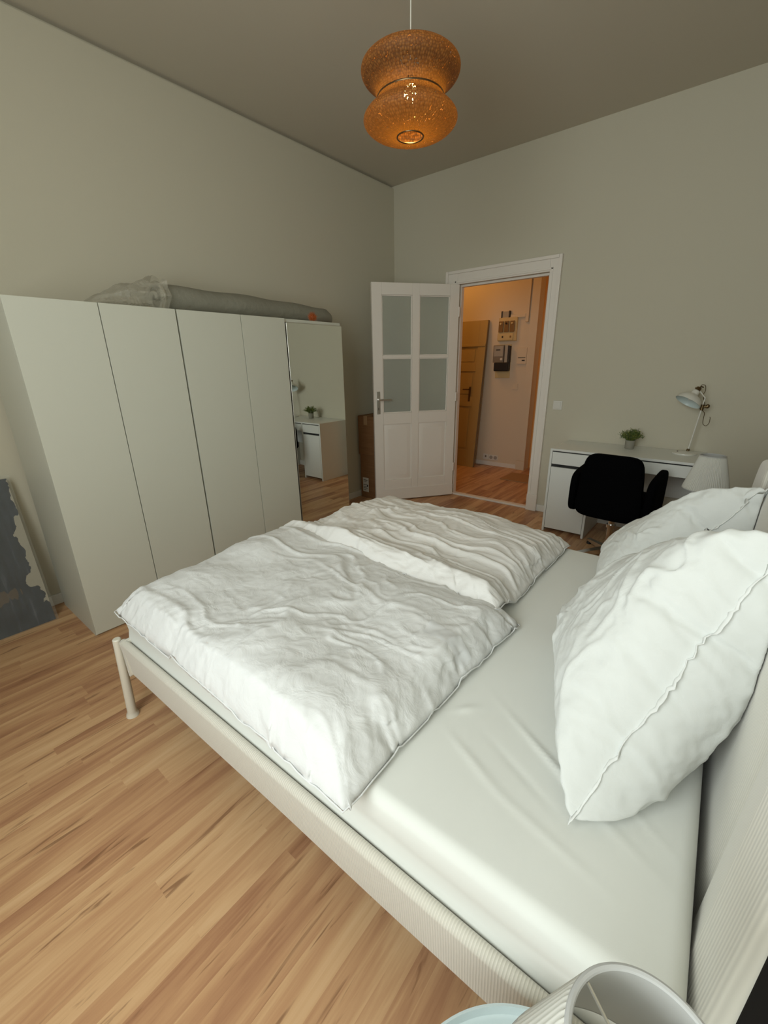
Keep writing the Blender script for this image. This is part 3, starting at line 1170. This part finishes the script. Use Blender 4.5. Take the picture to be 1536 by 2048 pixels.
cb.tube(smoothpath(pts), .0022, 8)
q = topj
cb.tube(smoothpath([q + Vector((.004, 0, -.02)), q + Vector((.022, 0, -.04)), q + Vector((.024, 0, -.09)), q + Vector((.030, 0, -.122)), q + Vector((.050, 0, -.132)), q + Vector((.064, 0, -.11)), q + Vector((.064, .01, -.078)), q + Vector((.060, .03, -.07))]), .0022, 8)
cb.build('cable', M['brass'], o)

# swivel chair, seen from behind
CX, CY = 2.660, -.80
o = thing('office_chair', 'black fabric swivel chair with low arms and chrome base, facing the desk', 'chair', (CX, CY, 0), math.radians(-4))


def pad(w_, d_, h_, c, bev, m_, name, curve=0., sub=2, fn=None):
    t_ = bmesh.new()
    bmesh.ops.create_cube(t_, size=1)
    bmesh.ops.subdivide_edges(t_, edges=list(t_.edges), cuts=7, use_grid_fill=True)
    for v in t_.verts:
        x_, y_, z_ = v.co * 2
        # superellipse rounding
        def se(a, b, c3, n):
            l = (abs(a) ** n + abs(b) ** n + abs(c3) ** n) ** (1 / n)
            mx = max(abs(a), abs(b), abs(c3))
            return mx / l if l else 1
        k = se(x_, y_, z_, bev)
        v.co = Vector((x_ * k * w_ / 2, y_ * k * d_ / 2, z_ * k * h_ / 2))
        if fn:
            v.co = Vector(fn(v.co))
        v.co += Vector(c)
    b = MB()
    b._merge(t_)
    return b.build(name, m_, o, sub=1)


# backrest: rounded rectangle, slightly wrapped, wider at the bottom
pad(.405, .075, .46, (0, -.215, .615), 7, M['chair'], 'backrest', fn=lambda p: (p.x * (1.0 - .10 * p.z / .23), p.y + .35 * p.x * p.x, p.z))
pad(.50, .50, .12, (0, .03, .455), 6, M['chair'], 'seat')
for s_ in (-1, 1):
    pad(.062, .42, .30, (s_ * .245, -.01, .535), 5, M['chair'], 'armrest',
        fn=lambda p: (p.x, p.y, p.z + (.045 * (p.y + .21) / .42 if p.z > 0 else 0)))
MB().tube([(0, 0, .10), (0, 0, .40)], [.024, .022], 18).tube([(0, 0, .26), (0, 0, .285)], .033, 18).build('gas_lift', M['chrome'], o)
MB().box(-.09, .09, -.09, .09, .385, .405, .006).build('seat_plate', M['black'], o)
b = MB().lathe([(.0, .045), (.045, .048), (.045, .10), (.028, .115), (0, .115)], seg=24, caps=False)
b.build('hub', M['chrome'], o)
for k in range(4):
    a = math.radians(42 + 90 * k)
    dx, dy = math.cos(a), math.sin(a)
    m_ = Matrix.Rotation(a, 4, 'Z')
    l = MB()
    l.grid([[(r, -wd, z), (r, wd, z), (r, wd, z + th), (r, -wd, z + th)] for r, wd, z, th in ((.03, .026, .055, .04), (.16, .022, .040, .03), (.29, .017, .028, .018), (.31, .014, .028, .014))], close_v=True)
    l.xf(m_)
    lg = l.build('leg', M['chrome'], o)
    MB().lathe([(.018, 0), (.020, .004), (.016, .026), (0, .03)], (dx * .29, dy * .29, 0), 16).build('glide', M['black'], lg)

# ================================================================== BED
bed = thing('bed', 'cream upholstered double bed with ribbed fabric and tapered metal legs', 'bed', (1.4425, -3.7117, 0), .0205)
BL, BW = 1.900, 1.665
HX = 1.912
RT, RB = .405, .235


def rail(name, pts, th=.032):
    """pts: start,end (outer face line) ; rounded upholstered board"""
    (xa, ya), (xb, yb) = pts
    v = Vector((xb - xa, yb - ya, 0))
    L = v.length
    ang = math.atan2(v.y, v.x)
    b = MB()
    n = max(2, int(L / .05))
    prof = []
    r = th / 2
    for k in range(9):
        a = PI * k / 8
        prof.append((r - r * math.cos(a), RT - r + r * math.sin(a)))
    for k in range(5):
        a = PI * k / 4
        prof.append((r + r * .6 * math.cos(a) + r * .4, RB + r * .6 - r * .6 * math.sin(a)))
    P = []
    for i in range(n + 1):
        t_ = i / n
        sag = .004 * math.sin(t_ * PI * 5)
        P.append([(t_ * L, y, z + (sag * .4 if z < .3 else 0)) for y, z in prof])
    V = b.grid(P, close_v=True)
    b.bm.faces.new(V[0])
    b.bm.faces.new(V[-1])
    b.xf(Matrix.Translation((xa, ya, 0)) @ Matrix.Rotation(ang, 4, 'Z'))
    return b.build(name, M['cordx'], bed, angle=60)


rail('side_rail', [(0, -.033), (BL + .01, -.033)])
rail('side_rail', [(BL + .01, BW + .033), (0, BW + .033)])
rail('foot_rail', [(-.002, BW + .03), (-.002, -.03)], .03)
for (lx, ly, ox, oy) in ((-.026, -.030, -.02, -.008), (-.026, BW + .030, -.02, .008), (HX + .09, .03, 0, -.01), (HX + .09, BW - .03, 0, .01)):
    hz = .400 if lx < 0 else .16
    l = MB()
    P0 = Vector((lx, ly, hz))
    P1 = Vector((lx + ox, ly + oy, .012))
    l.tube([P0 + Vector((0, 0, .004)), P0, P0.lerp(P1, .5), P1 + Vector((0, 0, .012)), P1, P1 - Vector((0, 0, .012))], [.013, .0165, .0175, .0185, .024, .0265], 24)
    lg = l.build('leg', M['leg'], bed)
# slat base under the mattress
MB().box(.02, BL - .01, .01, BW - .01, .29, .315, .004).build('slat_base', M['dark'], bed)

# headboard: padded centre and two rounded end cushions in front of a dark back board

hb = MB()


def cushion(y0, y1, z0, z1, th, x0, rtop=.10, bul=.012, m_=None, name='cushion', corner=(True, True), tiltx=0.):
    """upholstered slab standing in the y-z plane; front at x0 facing -x"""
    b = MB()
    ny, nz = 34, 34
    cy, cz = (y0 + y1) / 2, (z0 + z1) / 2
    hy, hz = (y1 - y0) / 2, (z1 - z0) / 2
    e = th * .5
    P = []
    # map a superellipse-like outline
    def outline(u, v):
        yy, zz = u * hy, v * hz
        # round the top corners
        if zz > hz - rtop:
            dz = zz - (hz - rtop)
            lim = math.sqrt(max(0, rtop * rtop - dz * dz)) - rtop
            if (u < 0 and corner[0]) or (u > 0 and corner[1]):
                f = (hy + lim) / hy
                yy *= f
        return cy + yy, cz + zz
    for s in (0, 1):
        rows = []
        for i in range(nz + 1):
            v = -math.cos(PI * i / nz)
            row = []
            for k in range(ny + 1):
                u = -math.cos(PI * k / ny)
                yy, zz = outline(u, v)
                ed = min((1 - abs(u)) * hy, (1 - abs(v)) * hz)
                q = min(1, ed / e)
                d_ = e * math.sqrt(max(0, 1 - (1 - q) ** 2)) + bul * min(1, ed / .12)
                row.append((x0 + e + (-d_ if s == 0 else d_) + tiltx * (zz - z0), yy, zz))
            rows.append(row)
        b.grid(rows)
    bmesh.ops.remove_doubles(b.bm, verts=b.bm.verts, dist=1e-5)
    return b.build(name, m_ or M['cordy'], bed, angle=80)


TOPZ = 1.10
cushion(.225, BW - .225, .20, TOPZ, .075, HX - .001, .02, .008, name='headboard_cushion', corner=(False, False), tiltx=.03)
cushion(.020, .262, .18, TOPZ, .050, HX - .013, .13, .012, name='headboard_end_cushion', corner=(True, False), tiltx=.03)
cushion(BW - .262, BW + .030, .18, TOPZ, .050, HX - .013, .13, .012, name='headboard_end_cushion', corner=(False, True), tiltx=.03)
bk = MB().box(HX + .022, HX + .135, .012, BW + .02, .12, TOPZ - .06, .010, 3)
bk.build('headboard_back', M['dark'], bed)

# mattress with fitted sheet
bedM = Matrix.Translation((1.4425, -3.7117, 0)) @ Matrix.Rotation(.0205, 4, 'Z')
MT, MB0 = .545, .318


def mattress():
    x0, x1, y0, y1 = .012, 1.893, .006, 1.657
    nx, ny = 220, 190
    R_ = .032
    V, F = [], []
    # unwrap: grid over a superset; fold sides down
    def fold(s, L):
        # s is arc coordinate: negative beyond 0 -> down
        arc = R_ * PI / 2
        if s < 0:
            return 0, s
        return s, 0
    side = MT - MB0 - R_
    arc = R_ * PI / 2
    def coords1(L, n):
        tot = 2 * (side + arc) + (L - 2 * R_)
        out = []
        # side samples
        ss = list(np.linspace(0, side, 9)) + list(side + np.linspace(0, arc, 9)[1:]) + list(side + arc + np.linspace(0, L - 2 * R_, n)[1:]) + \
            list(side + arc + L - 2 * R_ + np.linspace(0, arc, 9)[1:]) + list(side + 2 * arc + L - 2 * R_ + np.linspace(0, side, 9)[1:])
        for s in ss:
            if s <= side:
                out.append((0, s - side - R_, -1))
            elif s <= side + arc:
                a = (s - side) / R_
                out.append((R_ - R_ * math.cos(a), -R_ + R_ * math.sin(a), -1))
            elif s <= side + arc + L - 2 * R_:
                out.append((R_ + s - side - arc, 0, 0))
            elif s <= side + 2 * arc + L - 2 * R_:
                a = (s - side - arc - L + 2 * R_) / R_
                out.append((L - R_ + R_ * math.sin(a), -R_ + R_ * math.cos(a), 1))
            else:
                out.append((L, -R_ - (s - side - 2 * arc - L + 2 * R_), 1))
        return out
    cx = coords1(x1 - x0, nx)
    cy = coords1(y1 - y0, ny)
    P = []
    for (a, da, sa) in cx:
        row = []
        for (b_, db, sb) in cy:
            row.append((x0 + a, y0 + b_, MT + min(da, db) if (da == 0 or db == 0) else MT + min(da, db)))
        P.append(row)
    A = np.array(P).reshape(-1, 3)
    top = A[:, 2] > MT - .03
    # stretched folds fanning from the near head corner and a few long ones
    X, Y = A[:, 0], A[:, 1]
    def dent(cx_, cy_, ang, ln, wd, amp):
        c_, s_ = math.cos(ang), math.sin(ang)
        u = (X - cx_) * c_ + (Y - cy_) * s_
        v = -(X - cx_) * s_ + (Y - cy_) * c_
        return amp * np.exp(-(u / ln) ** 2) * np.exp(-(v / wd) ** 2)
    z = 0
    for (cx_, cy_, ang, ln, wd, amp) in ((1.60, .33, -.55, .16, .008, .0035), (1.66, .30, -.50, .15, .007, .003), (1.55, .26, -.45, .10, .008, -.002),
                                         (1.45, .22, -.42, .08, .009, .003), (1.72, .36, -.62, .14, .007, .0025), (1.36, .36, .9, .03, .010, .004),
                                         (1.62, .16, -.25, .12, .008, .002)):
        z = z + dent(cx_, cy_, ang, ln, wd, amp)
    z = z + .004 * (fbm(np.stack([X * 3, Y * 3, X * 0], 1), 3) - .5)
    A[:, 2] += np.where(top, z, 0)
    # soft horizontal fold on the side
    sd = (A[:, 2] < MT - .04) & (Y < y0 + .02)
    A[:, 1] += np.where(sd, .004 * np.sin((A[:, 2]) * 60 + .3 * np.sin(X * 9)), 0)
    b = MB()
    n1, n2 = len(cx), len(cy)
    A = A.reshape(n1, n2, 3)
    b.grid([[tuple(p) for p in row] for row in A])
    bmesh.ops.remove_doubles(b.bm, verts=b.bm.verts, dist=1e-5)
    o_ = b.build('mattress', M['sheet'], None, angle=80)
    o_.matrix_world = bedM
    return o_


o = mattress()
tag(o, 'double mattress in a smooth white fitted sheet lying in the cream bed frame', 'mattress')


def bed_xy(V):
    c_, s_ = math.cos(-.0205), math.sin(-.0205)
    x_, y_ = V[:, 0] - 1.4425, V[:, 1] + 3.7117
    return x_ * c_ - y_ * s_, x_ * s_ + y_ * c_


# ---------------- duvets
def duvet(name, label, corners, thick, seed, material, pressure=2.2, lumps=(), ripple=None, over=None, size=(1.3, .95)):
    V, F, rim = inflate(size[0], size[1], 104, 76, pressure, 26, 0., seed, tens=12, bend=.7)
    rimV = V[rim]
    S, Nn, F2 = subdivide(V, F, 1)
    # normalised coordinates -1..1
    hx, hy = np.abs(V[:, 0]).max(), np.abs(V[:, 1]).max()

    ru, rv = rimV[:, 0] / hx, rimV[:, 1] / hy
    th_r = np.arctan2(rv, ru)
    oi_ = np.argsort(th_r)
    th_r, m_r = th_r[oi_], np.maximum(np.abs(ru), np.abs(rv))[oi_]

    def place(Q, displace=True):
        u, v, t_ = Q[:, 0] / hx, Q[:, 1] / hy, Q[:, 2]
        # even out most of the scalloping of the rim
        mr = np.interp(np.arctan2(v, u), th_r, m_r, period=2 * PI)
        k_ = 1 + (1 / mr - 1) * .85 * np.clip(np.maximum(np.abs(u), np.abs(v)) / mr, 0, 1) ** 2
        u, v = u * k_, v * k_
        c00, c10, c11, c01 = [np.array(c_, float) for c_ in corners]   # foot-near, head-near, head-far, foot-far
        a, b_ = (u + 1) / 2, (v + 1) / 2
        P = (c00[None] * ((1 - a) * (1 - b_))[:, None] + c10[None] * (a * (1 - b_))[:, None]
             + c11[None] * (a * b_)[:, None] + c01[None] * ((1 - a) * b_)[:, None])
        tm = np.abs(V[:, 2]).max()
        s_ = t_ / tm
        edge = np.minimum(1 - np.abs(u), 1 - np.abs(v))
        # flat filling with rounded rim instead of a balloon
        prof = np.sign(s_) * np.abs(s_) ** .62
        h = thick * prof
        bx_, by_ = bed_xy(P)
        support = np.full(len(P), MT + .004)
        # beyond the edges of the mattress the cloth sags
        o1 = np.clip(-bx_ + .03, 0, 1)
        o2 = np.clip(-by_ + .03, 0, 1)
        support = support - .8 * o1 ** 1.4 - .22 * o2 ** 1.2
        if over is not None:
            support = support + over(P)
        inner = np.clip(edge / .12, 0, 1)
        z = support + thick * .55 * 1.0 * (1 if True else 0) + 0
        top = h > 0
        zt = support + .035 * inner + np.maximum(h, 0) * 1.25 + .012
        zb = support + .010 * (1 - inner) + np.where(h < 0, .0, .012) + np.minimum(h, 0) * .05
        z = np.where(t_ >= 0, zt, zb)
        if displace:
            G = np.stack([P[:, 0], P[:, 1], P[:, 2] * 0], 1)
            L_ = .030 * (fbm(G * 3.2, seed + 11, 2) - .5) * 2
            for (lx, ly, rx, ry, amp) in lumps:
                L_ = L_ + amp * np.exp(-((P[:, 0] - lx) / rx) ** 2 - ((P[:, 1] - ly) / ry) ** 2)
            wq = np.clip(edge / .10, 0, 1) * (t_ > 0)
            wrp = np.stack([fbm(G * 4, seed + 31, 2), fbm(G * 4, seed + 32, 2), G[:, 2]], 1) * .16
            Gw = G + wrp
            C = .006 * crease(Gw * np.array([5, 9, 1]), seed + 2, .07) + .005 * crease(Gw * np.array([10, 7, 1]), seed + 5, .09) \
                + .003 * crease(Gw * np.array([19, 24, 1]), seed + 7, .12)
            C = C * (.1 + .9 * fbm(G * 2.3, seed + 40, 1))
            if ripple:
                C = C + ripple(G, Gw)
            z = z + (L_ * .8 + C) * wq
        P[:, 2] = z
        return P
    P = place(S)
    b = MB().raw(P, F2)
    o_ = b.build(name, material, None, angle=180)
    tag(o_, label, 'duvet')
    if label.startswith('puffy'):
        # care print showing faintly on the cover
        sel = [f for f in F2 if all(2.585 < P[i, 0] < 2.735 and -3.245 < P[i, 1] < -3.175 and S[i, 2] > 0 for i in f)]
        ids = sorted({i for f in sel for i in f})
        mp = {i: k for k, i in enumerate(ids)}
        mm = mat('faint_grey_print', (.74, .75, .76), .85, spec=.1)
        MB().raw([P[i] + np.array([0, 0, .0012]) for i in ids], [[mp[i] for i in f] for f in sel]).build('care_print', mm, o_, angle=180)
    R = place(rimV, False)
    # welted seam that runs round the rim
    rp = [tuple(p) for p in R[::2]]
    MB().tube(rp, .0022, 6, close=True).build('seam', M['duvet'], o_, angle=180)
    return o_


def rip_near(G, Gw):
    # long soft folds parallel to the bed's length
    return .009 * (crease(Gw * np.array([1.1, 5.5, 1]), 77, .09)) - .004


def rip_far(G, Gw):
    a = .010 * crease(Gw * np.array([1.3, 11, 1]) + G[:, :1] * np.array([[0, 1.2, 0]]), 91, .10)
    c_ = .007 * crease(Gw * np.array([2.2, 19, 1]) + G[:, :1] * np.array([[0, 2.0, 0]]), 95, .12)
    return a + c_ - .005


duvet('duvet', 'puffy white duvet nearest the camera, folded over the foot half of the bed',
      [(1.485, -3.745, 0), (2.735, -3.750, 0), (2.765, -2.865, 0), (1.42, -2.78, 0)], .058, 5, M['duvet'],
      lumps=((1.62, -3.52, .16, .17, .035), (1.60, -3.16, .14, .12, .03), (1.62, -2.95, .14, .10, .02), (2.5, -3.55, .25, .16, .025)), ripple=rip_near)
duvet('duvet', 'white duvet with many long creases, farther one beside the doorway side of the bed',
      [(1.43, -2.91, 0), (2.70, -2.935, 0), (2.695, -2.04, 0), (1.53, -2.06, 0)], .055, 9, M['duvet_b'],
      lumps=((2.1, -2.45, .5, .25, .02),), ripple=rip_far, over=lambda P: .062 * np.clip((-2.74 - P[:, 1]) / .12, 0, 1))


# ---------------- pillows
def pillow(name, label, A, B, C, D, seed, thick=.20, pressure=9, hem=True):
    """A: lower near corner, B: upper near, C: lower far, D: upper far corner"""
    V, F, rim = inflate(.8, .8, 64, 64, pressure, 34, 0., seed, tens=14, bend=.15)
    rimV = V[rim]
    A, B, C, D = (np.array(q, float) for q in (A, B, C, D))
    U, Vv = (B - A + D - C) / 2, (C - A + D - B) / 2
    Nn = np.cross(Vv, U)
    Nn /= np.linalg.norm(Nn)
    hx, hy, hz = np.abs(V[:, 0]).max(), np.abs(V[:, 1]).max(), np.abs(V[:, 2]).max()

    def place(Q, disp=None):
        a, b = (Q[:, :1] / hx + 1) / 2, (Q[:, 1:2] / hy + 1) / 2
        P = A * (1 - a) * (1 - b) + C * a * (1 - b) + B * (1 - a) * b + D * a * b + np.sign(Q[:, 2:]) * np.abs(Q[:, 2:] / hz) ** .74 * thick * Nn
        if disp is not None:
            P = P + disp
        bx_, by_ = bed_xy(P)
        # pressed against the headboard and on the mattress
        lim = HX - .012 + .03 * (P[:, 2] - .2)
        ex = np.maximum(bx_ - lim, 0)
        P[:, 0] -= ex
        soft = MT + .006
        low = P[:, 2] < soft + .05
        zz = P[:, 2]
        P[:, 2] = np.where(zz < soft + .05, soft + .05 * np.exp(np.minimum((zz - soft - .05) / .05, 0)), zz)
        P[:, 2] = np.maximum(P[:, 2], soft)
        return P
    S, N2, F2 = subdivide(V, F, 1)
    G = S.copy()
    wr = np.stack([fbm(G * 5, seed + 3, 2), fbm(G * 5, seed + 4, 2), fbm(G * 5, seed + 6, 2)], 1) * .22
    Gw = G + wr
    edge = np.minimum(1 - np.abs(S[:, 0]) / hx, 1 - np.abs(S[:, 1]) / hy)
    wq = np.clip(edge / .08, 0, 1)
    c_ = .007 * crease(Gw * np.array([4, 7, 3]), seed + 1, .08) + .005 * crease(Gw * np.array([8, 5, 4]), seed + 2, .08) + .003 * crease(Gw * 15, seed + 9, .1)
    c_ = 1.35 * c_ * (.25 + 1.1 * fbm(G * 3, seed + 13, 1)) * wq
    sgn = np.where(S[:, 2] >= 0, 1., -1.)
    disp = (c_ * sgn)[:, None] * Nn[None]
    P = place(S, disp)
    o_ = MB().raw(P, F2).build(name, M['pillow'], None, angle=180)
    tag(o_, label, 'pillow')
    R = place(rimV)
    # flat hem flange along the near side: short ribbon outwards from the seam
    out = R - R.mean(0)
    out /= np.linalg.norm(out, axis=1)[:, None]
    n = len(R)
    b = MB()
    rows = []
    k0 = 0
    for i in range(0, n, 1):
        p, q_ = R[i], out[i]
        wv = .010 + .003 * math.sin(i * .45) + .002 * math.sin(i * 1.3)
        side_ = Nn * .0018
        off = Nn * (.004 * math.sin(i * .31))
        rows.append([tuple(p - q_ * .006 + side_), tuple(p + q_ * wv + side_ * .5 + off), tuple(p + q_ * wv - side_ * .5 + off), tuple(p - q_ * .006 - side_)])
    rows = [[(a, b2, max(c2, MT + .006)) for a, b2, c2 in r] for r in rows]
    b.grid(rows, close_u=True, close_v=True)
    b.build('hem', M['hem'], o_, angle=180)
    return o_


pillow('pillow', 'large white pillow nearest the camera, propped upright against the cream headboard',
       (3.128, -3.50, .55), (3.34, -3.14, 1.15), (2.93, -2.86, .55), (3.29, -2.64, .86), 21, thick=.19)
pillow('pillow', 'white pillow propped against the headboard behind the nearest one, beside the pleated lamp',
       (2.95, -2.62, .55), (3.35, -2.40, 1.07), (2.86, -2.08, .55), (3.25, -2.06, .76), 33, thick=.15)


# ================================================================== NIGHTSTANDS AND PLEATED LAMPS
def copy_tree(o_, parent=None):
    c_ = o_.copy()
    COL.objects.link(c_)
    c_.parent = parent
    for ch in o_.children:
        copy_tree(ch, c_)
    return c_


TZ = .452
nt = thing('tray_table', 'pale blue round tray table at the near side of the bed head, holding a lamp', 'side table', (3.244, -3.951, 0), 0, 'round tray tables beside the bed')
MB().lathe([(0, TZ - .006), (.215, TZ - .006), (.2225, TZ - .002), (.2235, TZ + .022), (.2200, TZ + .022), (.2185, TZ + .002), (.213, TZ), (0, TZ)], seg=96, caps=False).build('tray', M['tray'], nt)
for k in range(4):
    a = PI / 4 + PI / 2 * k
    MB().tube([(.205 * math.cos(a), .205 * math.sin(a), TZ - .007), (.185 * math.cos(a), .185 * math.sin(a), 0)], .007, 10).build('leg', M['tray'], nt)
ct = MB()
for z, r in ((.10, .190),):
    ct.tube([(r * math.cos(t_), r * math.sin(t_), z) for t_ in [2 * PI * k / 48 for k in range(48)]], .005, 8, close=True)
ct.build('ring', M['tray'], nt)

lampo = thing('table_lamp', 'table lamp with tapered white pleated shade, near the bottom edge, on the pale blue tray', 'table lamp', (3.257, -3.952, TZ), 0, 'pleated lamps at the bed head')
MB().lathe([(0, 0), (.075, 0), (.078, .006), (.074, .012), (.03, .018), (.012, .024), (0, .024)], seg=48, caps=False).build('base', M['nickel'], lampo)
MB().lathe([(.007, .02), (.007, .33), (.012, .335), (.012, .36), (.016, .365), (.016, .41), (0, .41)], seg=24, caps=False).build('stem', M['nickel'], lampo)
MB().sphere((0, 0, .445), .024, 3, (1, 1, 1.25)).build('bulb', M['bulboff'], lampo)
SZ0, SZ1, SR0, SR1 = .355, .53, .103, .0555


def pleat(r, z, a):
    k = (z - SZ0) / (SZ1 - SZ0)
    return r + .0016 * math.cos(a * 70) * (1 if .04 < k < .93 else .1)


prof = [(SR0, SZ0)] + [(SR0 + (SR1 - SR0) * t_, SZ0 + (SZ1 - SZ0) * t_) for t_ in np.linspace(.045, .925, 8)] + [(SR1, SZ1)]
sh = MB().lathe(prof, seg=420, caps=False, fn=pleat).build('lamp_shade', M['shade'], lampo, angle=80)
MB().lathe([(SR0 - .0035, SZ0), (SR1 - .0035, SZ1)], seg=96, caps=False).build('shade_lining', M['shadein'], sh)
for z, r in ((SZ0, SR0 - .0012), (SZ1, SR1 - .0012)):
    MB().tube([(r * math.cos(t_), r * math.sin(t_), z) for t_ in [2 * PI * k / 80 for k in range(80)]], .0028, 8, close=True).build('shade_trim', M['shadein'], sh)
sp = MB()
for k in range(3):
    a = 2 * PI * k / 3 + .6
    sp.tube([(.006 * math.cos(a), .006 * math.sin(a), SZ1 - .03), ((SR1 - .003) * math.cos(a), (SR1 - .003) * math.sin(a), SZ1 - .006)], .0014, 6)
sp.tube([(0, 0, .41), (0, 0, SZ1 - .028)], .0035, 8)
sp.sphere((0, 0, SZ1 - .022), .0075, 2)
sp.build('shade_carrier', M['nickel'], sh)

n2 = copy_tree(nt)
n2['label'] = 'pale round tray table at the far side of the bed head, behind the pillows'
n2.location = (3.18, -1.47, 0)
l2 = copy_tree(lampo)
l2['label'] = 'table lamp with white pleated shade, behind the far pillow in front of the desk'
l2.location = (3.175, -1.47, TZ + .002)
lampo.location.z = TZ + .002

# ================================================================== PENDANT LAMP
PX, PY = 1.780, -2.19
o = thing('pendant_lamp', 'lit woven orange-brown pendant lamp with two bulging tiers hanging from the ceiling', 'pendant lamp', (PX, PY, ROOM_H))
tilt = Matrix.Translation((PX - PX, 0, 2.595 - ROOM_H)) @ Matrix.Scale(.905, 4)
ctl = [(.055, .150), (.13, .158), (.20, .150), (.238, .128), (.246, .104), (.232, .080), (.200, .056), (.178, .034), (.170, .010), (.170, -.012), (.184, -.034), (.216, -.054),
       (.238, -.082), (.232, -.106), (.200, -.130), (.150, -.146), (.100, -.154), (.067, -.156)]
pp = smoothpath([(a, 0, b_) for a, b_ in ctl], 6)
prof = [(p.x, p.z) for p in pp]
MB().lathe(prof, mtx=tilt, seg=128, caps=False, uv=True).build('woven_shade', M['woven'], o, angle=180)
r_ = MB()
for (rr, zz) in ((.067, -.156), (.167, -.002), (.055, .150)):
    r_.tube([tilt @ Vector((rr * math.cos(t_), rr * math.sin(t_), zz)) for t_ in [2 * PI * k / 64 for k in range(64)]], .0035, 8, close=True)
for a in (0, PI / 2):
    r_.tube([tilt @ Vector((.055 * math.cos(a), .055 * math.sin(a), .150)), tilt @ Vector((-.055 * math.cos(a), -.055 * math.sin(a), .150))], .002, 6)
r_.build('wire_frame', M['brass'], o)
MB().tube([(0, 0, -.001), (0, 0, 2.62 + .07 - ROOM_H)], .0028, 8).build('cord', M['cord'], o)
MB().lathe([(.0, 0), (.045, 0), (.045, -.012), (.03, -.035), (.006, -.04), (0, -.04)], seg=32, caps=False).build('ceiling_cup', M['cord'], o)
so = MB().tube([(0, 0, 2.62 + .075 - ROOM_H), (0, 0, 2.62 + .025 - ROOM_H)], .017, 16).build('socket', M['black'], o)
MB().sphere((0, 0, 2.62 - .005 - ROOM_H), .030, 3, (1, 1, 1.2)).build('bulb', M['bulb'], so)
l = bpy.data.lights.new('pendant_light', 'POINT')
l.energy, l.color, l.shadow_soft_size = 5, (1.0, .60, .20), .035
lo = bpy.data.objects.new('pendant_light', l)
lo.location = (PX, PY, 2.56)
COL.objects.link(lo)
